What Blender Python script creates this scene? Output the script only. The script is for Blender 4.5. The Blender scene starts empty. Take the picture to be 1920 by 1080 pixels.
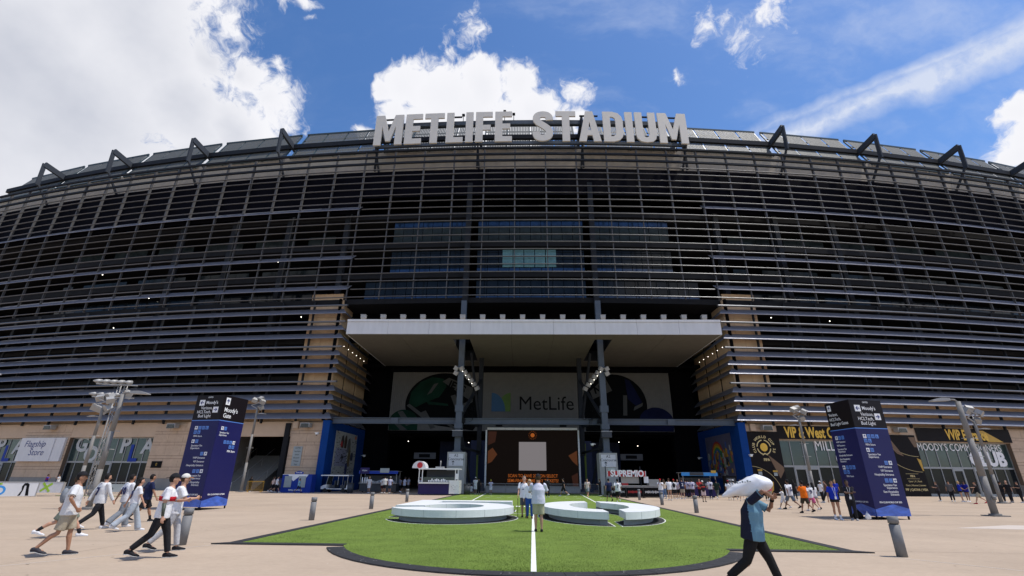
import bpy, bmesh, math, random
from mathutils import Vector, Matrix
random.seed(7)
sin, cos, pi, R = math.sin, math.cos, math.pi, math.radians
scn = bpy.context.scene
C = scn.collection

# ------------------------------------------------------------------ camera
TH, PSI, ROLL, EYE = R(21.77), R(2.5), R(0.45), 1.68
fwd = Vector((-sin(PSI)*cos(TH), cos(PSI)*cos(TH), sin(TH)))
r0 = Vector((cos(PSI), sin(PSI), 0)); u0 = r0.cross(fwd)
rt = r0*cos(ROLL)+u0*sin(ROLL); up = rt.cross(fwd)
cd = bpy.data.cameras.new('camera'); cam = bpy.data.objects.new('camera', cd); C.objects.link(cam)
M = Matrix((rt, up, -fwd)).transposed().to_4x4(); M.translation = Vector((0, 0, EYE))
cam.matrix_world = M
cd.sensor_width = 36; cd.lens = 894/1920*36; cd.clip_end = 5000; cd.clip_start = .1
scn.camera = cam

# ------------------------------------------------------------------ light
SUN_EL, SUN_AZ = R(66), R(-3.5)          # azimuth from +X towards +Y
sd = Vector((cos(SUN_EL)*cos(SUN_AZ), cos(SUN_EL)*sin(SUN_AZ), sin(SUN_EL)))
sl = bpy.data.lights.new('sun', 'SUN'); sl.energy = 4.2; sl.angle = R(.53); sl.color = (1, .95, .87)
so = bpy.data.objects.new('sun', sl); C.objects.link(so)
so.rotation_euler = sd.to_track_quat('Z', 'Y').to_euler(); so.location = (60, 0, 120)
vs = scn.view_settings
vs.view_transform = 'Standard'; vs.look = 'None'; vs.exposure = 0.0; vs.gamma = 1; vs.use_curve_mapping = False

W = bpy.data.worlds.new('World'); scn.world = W; W.use_nodes = True
nt = W.node_tree; nt.nodes.clear()
def N(t, **k):
    n = nt.nodes.new(t)
    for a, b in k.items(): setattr(n, a, b)
    return n
def L(a, b): nt.links.new(a, b)
def mth(op, a, b=None, c=None, clamp=False):
    n = N('ShaderNodeMath', operation=op, use_clamp=clamp)
    for i, x in enumerate((a, b, c)):
        if x is None: continue
        if isinstance(x, (int, float)): n.inputs[i].default_value = x
        else: L(x, n.inputs[i])
    return n.outputs[0]
def vdot(v, d):
    n = N('ShaderNodeVectorMath', operation='DOT_PRODUCT'); L(v, n.inputs[0]); n.inputs[1].default_value = d
    return n.outputs['Value']
def smooth(x, a, b):
    n = N('ShaderNodeMapRange', interpolation_type='SMOOTHSTEP'); L(x, n.inputs[0])
    n.inputs[1].default_value = a; n.inputs[2].default_value = b
    return n.outputs[0]
def mixc(f, a, b):
    n = N('ShaderNodeMix', data_type='RGBA')
    if isinstance(f, (int, float)): n.inputs[0].default_value = f
    else: L(f, n.inputs[0])
    for s, x in ((6, a), (7, b)):
        if isinstance(x, tuple): n.inputs[s].default_value = (*x, 1)
        else: L(x, n.inputs[s])
    return n.outputs[2]
tc = N('ShaderNodeTexCoord'); D = tc.outputs['Generated']
sky = N('ShaderNodeTexSky', sky_type='NISHITA', sun_disc=False, sun_elevation=SUN_EL, sun_rotation=R(90)-SUN_AZ, altitude=10)
sky.air_density = 1.0; sky.dust_density = .6; sky.ozone_density = 2.2
def noise(vec, scale, detail, rough=.5, dist=0.0, lac=2.0):
    n = N('ShaderNodeTexNoise'); L(vec, n.inputs['Vector'])
    n.inputs['Scale'].default_value = scale; n.inputs['Detail'].default_value = detail
    n.inputs['Roughness'].default_value = rough; n.inputs['Distortion'].default_value = dist; n.inputs['Lacunarity'].default_value = lac
    return n
# warp the direction a little so that lobes get ragged outlines
wn = noise(D, 3.2, 5, .62)
ws = N('ShaderNodeVectorMath', operation='SUBTRACT'); L(wn.outputs['Color'], ws.inputs[0]); ws.inputs[1].default_value = (.5, .5, .5)
wm = N('ShaderNodeVectorMath', operation='SCALE'); L(ws.outputs[0], wm.inputs[0]); wm.inputs['Scale'].default_value = .16
wa = N('ShaderNodeVectorMath', operation='ADD'); L(D, wa.inputs[0]); L(wm.outputs[0], wa.inputs[1])
DW = wa.outputs[0]
def pxdir(x, y):
    d = rt*(x-960)+up*(540-y)+fwd*894
    return d.normalized()
#   cumulus lobes: (direction given by azimuth/elevation found from the photograph, angular radius, weight)
LOBES = [((20, 90), .33, 1.1), ((230, 50), .21, 1), ((-150, 330), .40, 1), ((330, 200), .125, 1), ((430, 235), .088, 1), ((380, 290), .11, 1), ((120, 250), .25, 1), ((400, 110), .065, .9), ((480, 135), .05, .75), ((520, 185), .055, .55), ((545, 125), .025, .5), ((455, 60), .03, .4),
         ((765, 165), .062, 1), ((830, 195), .075, 1), ((905, 180), .062, 1), ((985, 170), .048, .9), ((720, 165), .03, .8), ((880, 62), .045, .42), ((905, 85), .03, .4), ((840, 110), .02, .4), ((1085, 190), .036, .75), ((965, 95), .022, .45), ((880, 235), .10, 1), ((1010, 225), .06, 1), ((780, 245), .07, 1), ((960, 255), .08, 1), ((1075, 235), .045, .9), ((730, 215), .04, .9),
         ((1320, 68), .030, .42), ((1345, 60), .022, .42), ((1268, 160), .020, .42), ((1385, 85), .045, .40), ((1430, 40), .038, .45), ((1415, 110), .022, .38), ((552, 18), .018, .45), ((585, 10), .022, .42), ((590, 35), .014, .35),
         ((1930, 275), .034, 1), ((1912, 200), .028, 1), ((1955, 240), .045, 1), ((1900, 315), .03, 1), ((685, 250), .026, .75), ((20, 345), .03, .7), ((-10, 365), .05, .8)]
cur = None
for (px, py), rad, wgt in LOBES:
    d = pxdir(px, py)
    n = N('ShaderNodeVectorMath', operation='DISTANCE'); L(DW, n.inputs[0]); n.inputs[1].default_value = d
    v = mth('MULTIPLY_ADD', n.outputs['Value'], -wgt/rad, wgt)
    cur = v if cur is None else mth('SMOOTH_MAX', cur, v, .08)
# the rest of the sky, out of the frame: fair-weather clouds of the same kind
bn = noise(D, 2.1, 3, .5); back = mth('MULTIPLY', smooth(vdot(D, (0, -1, 0)), .05, .35), mth('MULTIPLY_ADD', bn.outputs['Fac'], 5.0, -2.6))
back = mth('SUBTRACT', back, mth('MULTIPLY', smooth(vdot(D, (0, 1, 0)), -.3, .0), 3.0))
cur = mth('MAXIMUM', cur, back)
fn = noise(DW, 11, 10, .60, .35); f2 = noise(DW, 46, 8, .68, .5)
dens = mth('ADD', cur, mth('MULTIPLY_ADD', fn.outputs['Fac'], 1.25, -.66))
dens = mth('ADD', dens, mth('MULTIPLY_ADD', f2.outputs['Fac'], .85, -.43))
cmask = smooth(dens, .0, .42)
# thin high cirrus streaks
def band(x0, y0, x1, y1, width, ext):
    a = pxdir(x0, y0); b = pxdir(x1, y1); n = a.cross(b).normalized(); m = ((a+b)/2).normalized()
    dist = mth('ABSOLUTE', vdot(cirw, tuple(n)))
    w = mth('SUBTRACT', 1, mth('DIVIDE', dist, width), clamp=True)
    al = smooth(vdot(D, tuple(m)), cos(ext)-.02, cos(ext)+.06)
    return mth('MULTIPLY', w, al)
cw = noise(D, 7, 4, .6); cs_ = N('ShaderNodeVectorMath', operation='SUBTRACT'); L(cw.outputs['Color'], cs_.inputs[0]); cs_.inputs[1].default_value = (.5, .5, .5)
cs2 = N('ShaderNodeVectorMath', operation='SCALE'); L(cs_.outputs[0], cs2.inputs[0]); cs2.inputs['Scale'].default_value = .06
cs3 = N('ShaderNodeVectorMath', operation='ADD'); L(D, cs3.inputs[0]); L(cs2.outputs[0], cs3.inputs[1]); cirw = cs3.outputs[0]
b1 = band(1500, 245, 1900, 85, .030, .36); b2 = band(1560, 190, 1900, 62, .015, .34)
cn = noise(cirw, 22, 6, .65)
cir = mth('MULTIPLY', mth('MAXIMUM', b1, mth('MULTIPLY', b2, .6)), mth('MULTIPLY_ADD', cn.outputs['Fac'], 1.9, -.25, clamp=True))
# faint veil: noise stretched along the streak direction
mp = N('ShaderNodeMapping'); L(cirw, mp.inputs['Vector']); mp.inputs['Rotation'].default_value = (0, R(35), R(20)); mp.inputs['Scale'].default_value = (1.2, 6, 5)
vn = noise(mp.outputs[0], 2.0, 6, .6)
veil = mth('MULTIPLY', smooth(vn.outputs['Fac'], .44, .85), mth('MULTIPLY_ADD', smooth(vdot(D, tuple(pxdir(1500, 100))), .80, .97), .42, .08))
cirm = mth('ADD', mth('MULTIPLY', cir, 1.35), veil, clamp=True)
# cloud colour: thick middles grey, rims white
sh = noise(D, 4.5, 5, .55)
lft = smooth(vdot(D, tuple(pxdir(-60, 160))), .80, .99)
thick = mth('MULTIPLY', smooth(cur, .15, 1.0), mth('MULTIPLY_ADD', sh.outputs['Fac'], 1.5, -.25, clamp=True))
thick = mth('MULTIPLY', thick, mth('MULTIPLY_ADD', lft, .95, .22))
ccol = mixc(thick, (9.4, 9.4, 9.8), (5.4, 5.7, 6.6))
skc = N('ShaderNodeHueSaturation'); skc.inputs['Saturation'].default_value = 1.16; skc.inputs['Value'].default_value = 1.62; tn = N('ShaderNodeVectorMath', operation='MULTIPLY'); L(sky.outputs[0], tn.inputs[0]); tn.inputs[1].default_value = (.90, .94, 1.04); L(tn.outputs[0], skc.inputs['Color'])
c1 = mixc(cirm, skc.outputs[0], (6.6, 7.3, 9.0))
c2 = mixc(cmask, c1, ccol)
bg = N('ShaderNodeBackground'); bg.inputs['Strength'].default_value = .1; L(c2, bg.inputs['Color'])
wo = N('ShaderNodeOutputWorld'); L(bg.outputs[0], wo.inputs['Surface'])
W.cycles.sampling_method = 'MANUAL'; W.cycles.sample_map_resolution = 512

# ------------------------------------------------------------------ helpers
MATS = {}
def mat(name, col, rough=.6, metal=0.0, var=.12, scale=1.5, bump=0.0, bscale=40, spec=.5, stretch=None, coat=0, col2=None, var2=0, scale2=.25):
    if name in MATS: return MATS[name]
    m = bpy.data.materials.new(name); m.use_nodes = True
    t = m.node_tree; p = t.nodes['Principled BSDF']
    p.inputs['Roughness'].default_value = rough; p.inputs['Metallic'].default_value = metal
    p.inputs['Specular IOR Level'].default_value = spec; p.inputs['Coat Weight'].default_value = coat
    g = t.nodes.new('ShaderNodeNewGeometry'); mpn = t.nodes.new('ShaderNodeMapping'); t.links.new(g.outputs['Position'], mpn.inputs[0])
    if stretch: mpn.inputs['Scale'].default_value = stretch
    def nz(s, d, vec=mpn.outputs[0]):
        n = t.nodes.new('ShaderNodeTexNoise'); n.inputs['Scale'].default_value = s; n.inputs['Detail'].default_value = d
        n.inputs['Roughness'].default_value = .6; t.links.new(vec, n.inputs['Vector']); return n
    def mr(src, lo, hi):
        q = t.nodes.new('ShaderNodeMapRange'); q.inputs[1].default_value = .25; q.inputs[2].default_value = .75
        q.inputs[3].default_value = lo; q.inputs[4].default_value = hi; t.links.new(src, q.inputs[0]); return q.outputs[0]
    def mul(a, b):
        q = t.nodes.new('ShaderNodeMath'); q.operation = 'MULTIPLY'; t.links.new(a, q.inputs[0]); t.links.new(b, q.inputs[1]); return q.outputs[0]
    f = mr(nz(scale, 6).outputs['Fac'], 1-var, 1+var)
    if var2: f = mul(f, mr(nz(scale2, 4).outputs['Fac'], 1-var2, 1+var2))
    rgb = t.nodes.new('ShaderNodeRGB'); rgb.outputs[0].default_value = (*col, 1); src = rgb.outputs[0]
    if col2:
        mx = t.nodes.new('ShaderNodeMix'); mx.data_type = 'RGBA'; mx.inputs[6].default_value = (*col, 1); mx.inputs[7].default_value = (*col2, 1)
        t.links.new(mr(nz(scale*2.3, 5).outputs['Fac'], 0, 1), mx.inputs[0]); src = mx.outputs[2]
    vm = t.nodes.new('ShaderNodeVectorMath'); vm.operation = 'SCALE'; t.links.new(src, vm.inputs[0]); t.links.new(f, vm.inputs['Scale'])
    t.links.new(vm.outputs[0], p.inputs['Base Color'])
    t.links.new(mr(nz(scale*3, 3).outputs['Fac'], max(.02, rough-.08), min(1, rough+.08)), p.inputs['Roughness'])
    if bump:
        b = t.nodes.new('ShaderNodeBump'); b.inputs['Strength'].default_value = bump; b.inputs['Distance'].default_value = .02
        t.links.new(nz(bscale, 4, g.outputs['Position']).outputs['Fac'], b.inputs['Height']); t.links.new(b.outputs[0], p.inputs['Normal'])
    MATS[name] = m; return m
def emis(name, col, s):
    s = s
    if name in MATS: return MATS[name]
    m = bpy.data.materials.new(name); m.use_nodes = True; p = m.node_tree.nodes['Principled BSDF']
    p.inputs['Base Color'].default_value = (*[c*.1 for c in col], 1); p.inputs['Specular IOR Level'].default_value = .08; p.inputs['Roughness'].default_value = .8; p.inputs['Emission Color'].default_value = (*col, 1); p.inputs['Emission Strength'].default_value = s
    MATS[name] = m; return m

class MB:
    def __init__(s): s.v = []; s.f = []; s.m = []; s.sm = []
    def add(s, vs, fs, mi=0, smooth=False):
        o = len(s.v); s.v += [tuple(p) for p in vs]
        for f in fs: s.f.append(tuple(i+o for i in f)); s.m.append(mi); s.sm.append(smooth)
        return s
    def box(s, x0, x1, y0, y1, z0, z1, mi=0):
        vs = [(x, y, z) for z in (z0, z1) for y in (y0, y1) for x in (x0, x1)]
        return s.add(vs, [(0, 2, 3, 1), (4, 5, 7, 6), (0, 1, 5, 4), (2, 6, 7, 3), (0, 4, 6, 2), (1, 3, 7, 5)], mi)
    def bar(s, a, b, w, h, mi=0, upv=(0, 0, 1)):
        a = Vector(a); b = Vector(b); d = (b-a).normalized(); u = Vector(upv)
        if abs(d.dot(u)) > .98: u = Vector((0, 1, 0))
        x = d.cross(u).normalized(); z = x.cross(d)
        vs = [p+x*(i*w/2)+z*(j*h/2) for p in (a, b) for i, j in ((-1, -1), (1, -1), (1, 1), (-1, 1))]
        return s.add(vs, [(0, 3, 2, 1), (4, 5, 6, 7), (0, 1, 5, 4), (1, 2, 6, 5), (2, 3, 7, 6), (3, 0, 4, 7)], mi)
    def tube(s, pts, rx, ry=None, n=8, mi=0, upv=(0, 1, 0), round_=0, smooth=True):
        pts = [Vector(p) for p in pts]; k = len(pts)
        rx = [rx]*k if isinstance(rx, (int, float)) else list(rx); ry = rx if ry is None else ([ry]*k if isinstance(ry, (int, float)) else list(ry))
        if round_:
            d0 = (pts[0]-pts[1]).normalized(); d1 = (pts[-1]-pts[-2]).normalized()
            a = [(pts[0]+d0*rx[0]*.92*round_, rx[0]*.42, ry[0]*.42), (pts[0]+d0*rx[0]*.6*round_, rx[0]*.8, ry[0]*.8)]
            b = [(pts[-1]+d1*rx[-1]*.6*round_, rx[-1]*.8, ry[-1]*.8), (pts[-1]+d1*rx[-1]*.92*round_, rx[-1]*.42, ry[-1]*.42)]
            pts = [q[0] for q in a]+pts+[q[0] for q in b]; rx = [q[1] for q in a]+rx+[q[1] for q in b]; ry = [q[2] for q in a]+ry+[q[2] for q in b]; k = len(pts)
        vs = []; U = Vector(upv)
        for i, p in enumerate(pts):
            d = (pts[min(i+1, k-1)]-pts[max(i-1, 0)]).normalized(); u = U
            if abs(d.dot(u)) > .95: u = Vector((0, 0, 1)) if abs(d.z) < .9 else Vector((1, 0, 0))
            x = d.cross(u).normalized(); y = x.cross(d)
            vs += [p+x*(cos(2*pi*j/n)*rx[i])+y*(sin(2*pi*j/n)*ry[i]) for j in range(n)]
        fs = [(i*n+j, i*n+(j+1) % n, (i+1)*n+(j+1) % n, (i+1)*n+j) for i in range(k-1) for j in range(n)]
        s.add(vs, fs, mi, smooth); o = len(s.v)-k*n
        s.f += [tuple(o+j for j in range(n-1, -1, -1)), tuple(o+(k-1)*n+j for j in range(n))]; s.m += [mi]*2; s.sm += [False]*2
        return s
    def ball(s, c, rx, ry=None, rz=None, n=10, k=7, mi=0, fn=None):
        ry = ry or rx; rz = rz or rx; vs = [(0, 0, 1)]
        for i in range(1, k): vs += [(sin(pi*i/k)*cos(2*pi*j/n), sin(pi*i/k)*sin(2*pi*j/n), cos(pi*i/k)) for j in range(n)]
        vs.append((0, 0, -1)); q = []
        for v in vs:
            w = Vector((v[0]*rx, v[1]*ry, v[2]*rz))
            if fn: w = fn(w)
            q.append(Vector(c)+w)
        fs = [(0, 1+j, 1+(j+1) % n) for j in range(n)]
        for i in range(k-2): fs += [(1+i*n+j, 1+(i+1)*n+j, 1+(i+1)*n+(j+1) % n, 1+i*n+(j+1) % n) for j in range(n)]
        e = len(vs)-1; fs += [(e, 1+(k-2)*n+(j+1) % n, 1+(k-2)*n+j) for j in range(n)]
        return s.add(q, fs, mi, True)
    def prism(s, poly, a, b, axis='z', mi=0):
        # poly in a plane, extruded from a to b along the axis; concave outlines are filled by triangulation
        if axis == 'z': f = lambda p, t: (p[0], p[1], t)
        elif axis == 'y': f = lambda p, t: (p[0], t, p[1])
        else: f = lambda p, t: (t, p[0], p[1])
        n = len(poly); o = len(s.v); s.v += [f(p, a) for p in poly]+[f(p, b) for p in poly]
        from mathutils.geometry import tessellate_polygon
        tri = tessellate_polygon([[Vector((p[0], p[1], 0)) for p in poly]])
        for t in tri: s.f.append(tuple(o+i for i in t)); s.f.append(tuple(o+n+i for i in reversed(t)))
        for i in range(n): s.f.append((o+i, o+(i+1) % n, o+n+(i+1) % n, o+n+i))
        c = 2*len(tri)+n; s.m += [mi]*c; s.sm += [False]*c
        return s
    def mesh(s, name, mats):
        me = bpy.data.meshes.new(name); me.from_pydata(s.v, [], s.f)
        for m in (mats if isinstance(mats, (list, tuple)) else [mats]): me.materials.append(m)
        me.polygons.foreach_set('material_index', s.m); me.polygons.foreach_set('use_smooth', s.sm)
        bm = bmesh.new(); bm.from_mesh(me); bmesh.ops.recalc_face_normals(bm, faces=bm.faces); bm.to_mesh(me); bm.free()
        return me
    def build(s, name, mats, parent=None, loc=(0, 0, 0), rz=0.0):
        return place(name, s.mesh(name, mats), parent, loc, rz)
def place(name, me, parent=None, loc=(0, 0, 0), rz=0.0, rot=None):
    o = bpy.data.objects.new(name, me); C.objects.link(o); o.parent = parent
    o.location = loc; o.rotation_euler = rot or (0, 0, rz); return o
def tag(o, label=None, cat=None, group=None, kind=None):
    for k, v in (('label', label), ('category', cat), ('group', group), ('kind', kind)):
        if v: o[k] = v
    return o
def empty(name, loc=(0, 0, 0), rz=0.0, label=None, cat=None, group=None):
    o = bpy.data.objects.new(name, None); C.objects.link(o); o.location = loc; o.rotation_euler = (0, 0, rz)
    o.empty_display_size = .3
    return tag(o, label, cat, group)
def clone(root, loc, rz=0.0, label=None, group=None, relabel=True):
    def cp(o, par):
        c = o.copy(); C.objects.link(c); c.parent = par
        for ch in [q for q in kids.get(o.name, [])]: cp(ch, c)
        return c
    kids = {}
    for q in C.objects:
        if q.parent: kids.setdefault(q.parent.name, []).append(q)
    c = cp(root, None); c.location = loc; c.rotation_euler = (0, 0, rz)
    return tag(c, label, None, group)
_tx = {}
def text_mesh(s, size, bold=0.0, xs=1.0, align='CENTER', depth=.004, shear=0.0, sp=1.0):
    key = (s, round(size, 4), bold, xs, align, depth, shear, sp)
    if key in _tx: return _tx[key]
    cu = bpy.data.curves.new('lettering', 'FONT'); cu.body = s; cu.size = size; cu.align_x = align; cu.align_y = 'CENTER'
    cu.extrude = depth/2; cu.offset = bold*size; cu.resolution_u = 3; cu.shear = shear; cu.space_character = sp; cu.space_line = .95
    ob = bpy.data.objects.new('t', cu); C.objects.link(ob); bpy.context.view_layer.update()
    me = bpy.data.meshes.new_from_object(ob.evaluated_get(bpy.context.evaluated_depsgraph_get()))
    bpy.data.objects.remove(ob); bpy.data.curves.remove(cu)
    if xs != 1: me.transform(Matrix.Scale(xs, 4, (1, 0, 0)))
    me.transform(Matrix.Rotation(R(90), 4, 'X'))       # upright, read from local -Y
    _tx[key] = me; return me
def text(s, size, m, parent, loc, rz=0.0, name='lettering', roty=0.0, **k):
    me = text_mesh(s, size, **k).copy(); me.materials.clear(); me.materials.append(m)
    o = bpy.data.objects.new(name, me); C.objects.link(o); o.parent = parent; o.location = loc; o.rotation_euler = (0, roty, rz)
    return o
def join_texts(items, m, parent, name='lettering', loc=(0, 0, 0), rz=0):
    """items: (string, size, (x, y, z), kwargs) -> one part with all the printed lines"""
    mb = MB()
    for s, size, p, k in items:
        me = text_mesh(s, size, **k); mb.add([v.co+Vector(p) for v in me.vertices], [tuple(f.vertices) for f in me.polygons])
    return tag(mb.build(name, m, parent, loc, rz), kind='stuff')

# ------------------------------------------------------------------ materials
m_conc = mat('plaza_concrete', (.43, .342, .262), .88, var=.055, scale=5, bump=.3, bscale=60, spec=.12, col2=(.39, .305, .23), var2=.12, scale2=.26, stretch=(.8, 1.1, 1))
m_lightc = mat('pale_concrete', (.52, .45, .39), .82, var=.08, scale=.9, bump=.2)
m_joint = mat('joint_white', (.62, .58, .53), .8)
m_turf = mat('turf_green', (.118, .190, .026), .9, var=.45, scale=38, bump=1.0, bscale=120, col2=(.18, .25, .055), var2=.2, scale2=1.1, spec=.2)
m_rub = mat('black_rubber', (.022, .022, .025), .7, var=.25, scale=9, bump=.3)
m_line = mat('line_white', (.72, .74, .70), .7, var=.12, scale=30)
m_lamp = mat('louver_metal', (.20, .205, .245), .45, .45, var=.08, scale=.8)
m_rail = mat('rail_metal', (.155, .162, .178), .42, .5, var=.1, scale=.6)
m_mull = mat('mullion_metal', (.075, .075, .08), .6, .0, var=.1)
m_steel = mat('steel_bluegrey', (.065, .083, .11), .6, .0, var=.12, scale=1.2)
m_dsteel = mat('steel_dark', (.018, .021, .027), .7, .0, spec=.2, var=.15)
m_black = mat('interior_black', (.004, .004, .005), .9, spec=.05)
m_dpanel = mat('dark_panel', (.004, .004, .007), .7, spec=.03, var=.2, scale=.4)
m_slab = mat('slab_grey', (.015, .016, .019), .8, spec=.15)
m_stone = mat('stone_tan', (.52, .385, .275), .75, var=.08, scale=2, bump=.15, col2=(.47, .345, .25), var2=.08, scale2=.6)
m_stone2 = mat('stone_tan_warm', (.58, .41, .255), .75, var=.09, scale=2, bump=.15, var2=.08, scale2=.6)
m_grout = mat('joint_dark', (.13, .09, .065), .9)
m_plinth = mat('plinth_grey', (.25, .235, .22), .8, var=.12)
m_lintel = mat('precast_tan', (.50, .37, .265), .8, var=.06, scale=.8, var2=.06, scale2=.3)
m_attic = mat('attic_precast', (.46, .385, .29), .85, var=.1, scale=.5, col2=(.34, .30, .25))
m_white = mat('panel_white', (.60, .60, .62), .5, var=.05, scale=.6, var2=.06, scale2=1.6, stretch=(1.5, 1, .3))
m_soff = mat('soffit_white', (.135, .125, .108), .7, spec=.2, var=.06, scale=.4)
m_letter = mat('letter_aluminium', (.66, .62, .55), .5, .1, var=.04, scale=.6)
m_blueg = mat('glass_sky_tint', (.018, .042, .095), .08, .25, var=.5, scale=.7, spec=.5)  # same glass as the dark panes, bluish sky reflection put into the colour
m_glass = mat('glass_dark', (.009, .012, .015), .06, .0, var=.5, scale=.5, spec=.2)
m_glassg = mat('glass_green', (.028, .036, .036), .10, .0, var=.45, scale=.6, spec=.12)
m_glasst = mat('glass_teal_store', (.028, .05, .052), .05, .0, var=.35, scale=.5, spec=.7)
m_frame = mat('frame_aluminium', (.30, .31, .32), .5, .3, var=.05)
m_blue = mat('blue_wall', (.003, .042, .20), .75, spec=.15, var=.1, scale=.8)
m_num = mat('numeral_white', (.70, .72, .725), .55, var=.05, scale=1.3, var2=.04, scale2=7)
m_numb = mat('numeral_base', (.30, .32, .34), .6)
m_pole = mat('pole_grey', (.20, .19, .18), .75, .0, var=.1, scale=3)
m_boll = mat('bollard_grey', (.17, .17, .175), .7, .0, var=.12, scale=6)
m_galv = mat('galvanised', (.34, .335, .33), .55, .25, var=.1, scale=8)
m_sign_b = mat('sign_navy', (.012, .012, .085), .45, var=.06, scale=.6, spec=.25)
m_sign_k = mat('sign_black', (.007, .004, .006), .5, var=.06, spec=.2)
m_sign_l = mat('sign_skyblue', (.09, .22, .60), .4, var=.04)
m_sign_v = mat('sign_violet', (.13, .13, .50), .35, var=.1)
m_tx = mat('print_white', (.78, .78, .80), .5, var=.02)
m_txk = mat('print_black', (.006, .006, .007), .7, var=.02, spec=.12)
m_txn = mat('print_navy', (.02, .035, .17), .5, var=.02)
m_gold = mat('print_gold', (.72, .44, .05), .45, .1, var=.08)
m_gold2 = mat('print_pale_gold', (.62, .50, .24), .5, .1, var=.08)
m_bronze = mat('print_bronze', (.15, .085, .045), .5, var=.12)
m_amber = mat('print_amber', (.50, .30, .04), .5, var=.1)
m_banner = mat('banner_black', (.008, .006, .007), .6, var=.1, spec=.15)
m_orange = mat('print_orange', (.50, .10, .008), .5)
m_lime = mat('print_lime', (.30, .50, .03), .5)
m_azure = mat('print_azure', (.03, .25, .62), .5)
m_red = mat('print_red', (.45, .02, .025), .5)
m_storeb = mat('print_blue', (.006, .035, .28), .55, spec=.25)
m_bin = mat('plastic_charcoal', (.03, .035, .045), .5)
m_cwhite = mat('vehicle_white', (.75, .75, .74), .3, var=.03, coat=.4)
m_tyre = mat('tyre_black', (.015, .015, .015), .8)
m_kbl = mat('kiosk_navy', (.022, .015, .09), .5, spec=.25)
m_yel = mat('barrier_yellow', (.60, .33, .01), .6, var=.1)
m_ss = mat('stainless', (.32, .31, .30), .35, .6, var=.1)
# ------------------------------------------------------------------ ground
g = MB(); g.add([(-500, -400, 0), (500, -400, 0), (500, 700, 0), (-500, 700, 0)], [(0, 1, 2, 3)])
tag(g.build('plaza', m_conc), kind='structure')
g = MB(); g.add([(16.5, 21.5, .004), (60, 15.5, .004), (60, 19.0, .004), (20.0, 23.2, .004)], [(0, 1, 2, 3)])
tag(g.build('plaza_pale_strip', m_lightc), kind='structure')
g = MB()
for a, b in (((-8.3, 13.9), (-13.5, 5.5)), ((8.1, 13.8), (16, 4.5)), ((-60, 31.5), (-8.3, 31.5)), ((8.3, 31.5), (60, 31.5)), ((-8.3, 45), (-60, 45)), ((8.3, 45), (60, 45))):
    d = (Vector(b)-Vector(a)).normalized(); n = Vector((-d.y, d.x))*.014
    g.add([(a[0]-n.x, a[1]-n.y, .005), (b[0]-n.x, b[1]-n.y, .005), (b[0]+n.x, b[1]+n.y, .005), (a[0]+n.x, a[1]+n.y, .005)], [(0, 1, 2, 3)])
tag(g.build('plaza_joints', m_joint), kind='structure')

# turf: a rectangle with a rounded nose, laid on the plaza
CY, RR = 15.75, 5.3
A0 = math.asin(5.05/RR)
arc = [(RR*sin(-A0+2*A0*i/40), CY-RR*cos(-A0+2*A0*i/40)) for i in range(41)]
poly = [(-7.9, 62), (-7.9, 14.2)]+arc+[(7.9, 14.2), (7.9, 62)]
g = MB(); g.prism(poly, .0, .022)
tag(g.build('turf', m_turf), kind='structure')
def flat(mb, pts, z, mi=0): mb.add([(p[0], p[1], z) for p in pts], [tuple(range(len(pts)))], mi)
# black rubber edging: tile after tile
edge = empty('turf_edging', (0, 13, 0), 0, 'black rubber edging tiles laid around the rounded front and sides of the turf', 'edging')
def tile(q):
    mb = MB(); mb.prism(q, .0, .03); mb.build('rubber_tile', m_rub, edge, (0, -13, 0))
ro = RR+.42; n = 22; A1 = math.asin(min(.999, 5.25/ro))
for i in range(n):
    a, b = -A1+2*A1*(i+.01)/n, -A1+2*A1*(i+.99)/n
    tile([((RR+.005)*sin(a), CY-(RR+.005)*cos(a)), ((RR+.005)*sin(b), CY-(RR+.005)*cos(b)), (ro*sin(b), CY-ro*cos(b)), (ro*sin(a), CY-ro*cos(a))])
for sg in (-1, 1):
    x = 4.98
    while x < 8.4:
        x2 = min(x+1.5, 8.55); t0 = max(0, (x-7.0)/1.6*.0)
        tile([(sg*x, 13.92), (sg*x2, 13.92), (sg*(x2-.0 if x2 < 8.5 else 8.2), 14.2), (sg*x, 14.2)]); x = x2+.01
    y = 14.21
    while y < 61:
        tile([(sg*7.905, y), (sg*8.2, y), (sg*8.2, y+1.98), (sg*7.905, y+1.98)]); y += 2
g = MB()
flat(g, [(-.055, 10.5), (.055, 10.5), (.055, 61.5), (-.055, 61.5)], .027)
for s in (-1, 1): flat(g, [(s*4.60, 36), (s*4.72, 36), (s*5.62, 61.5), (s*5.50, 61.5)], .027)
for y in (48.0, 52.5):
    for i in range(-6, 7):
        if i and abs(i) != 5: flat(g, [(i*1.05-.2, y), (i*1.05+.2, y), (i*1.05+.2, y+.16), (i*1.05-.2, y+.16)], .027)
flat(g, [(-1.0, 26.6), (-.02, 26.6), (-.02, 26.7), (-1.0, 26.7)], .027)
for i in range(6): flat(g, [(-1.1+i*.17, 33.0), (-1.0+i*.17, 33.0), (-1.0+i*.17, 33.9), (-1.1+i*.17, 33.9)], .027)
tag(g.build('turf_markings', m_line), kind='structure')

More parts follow.
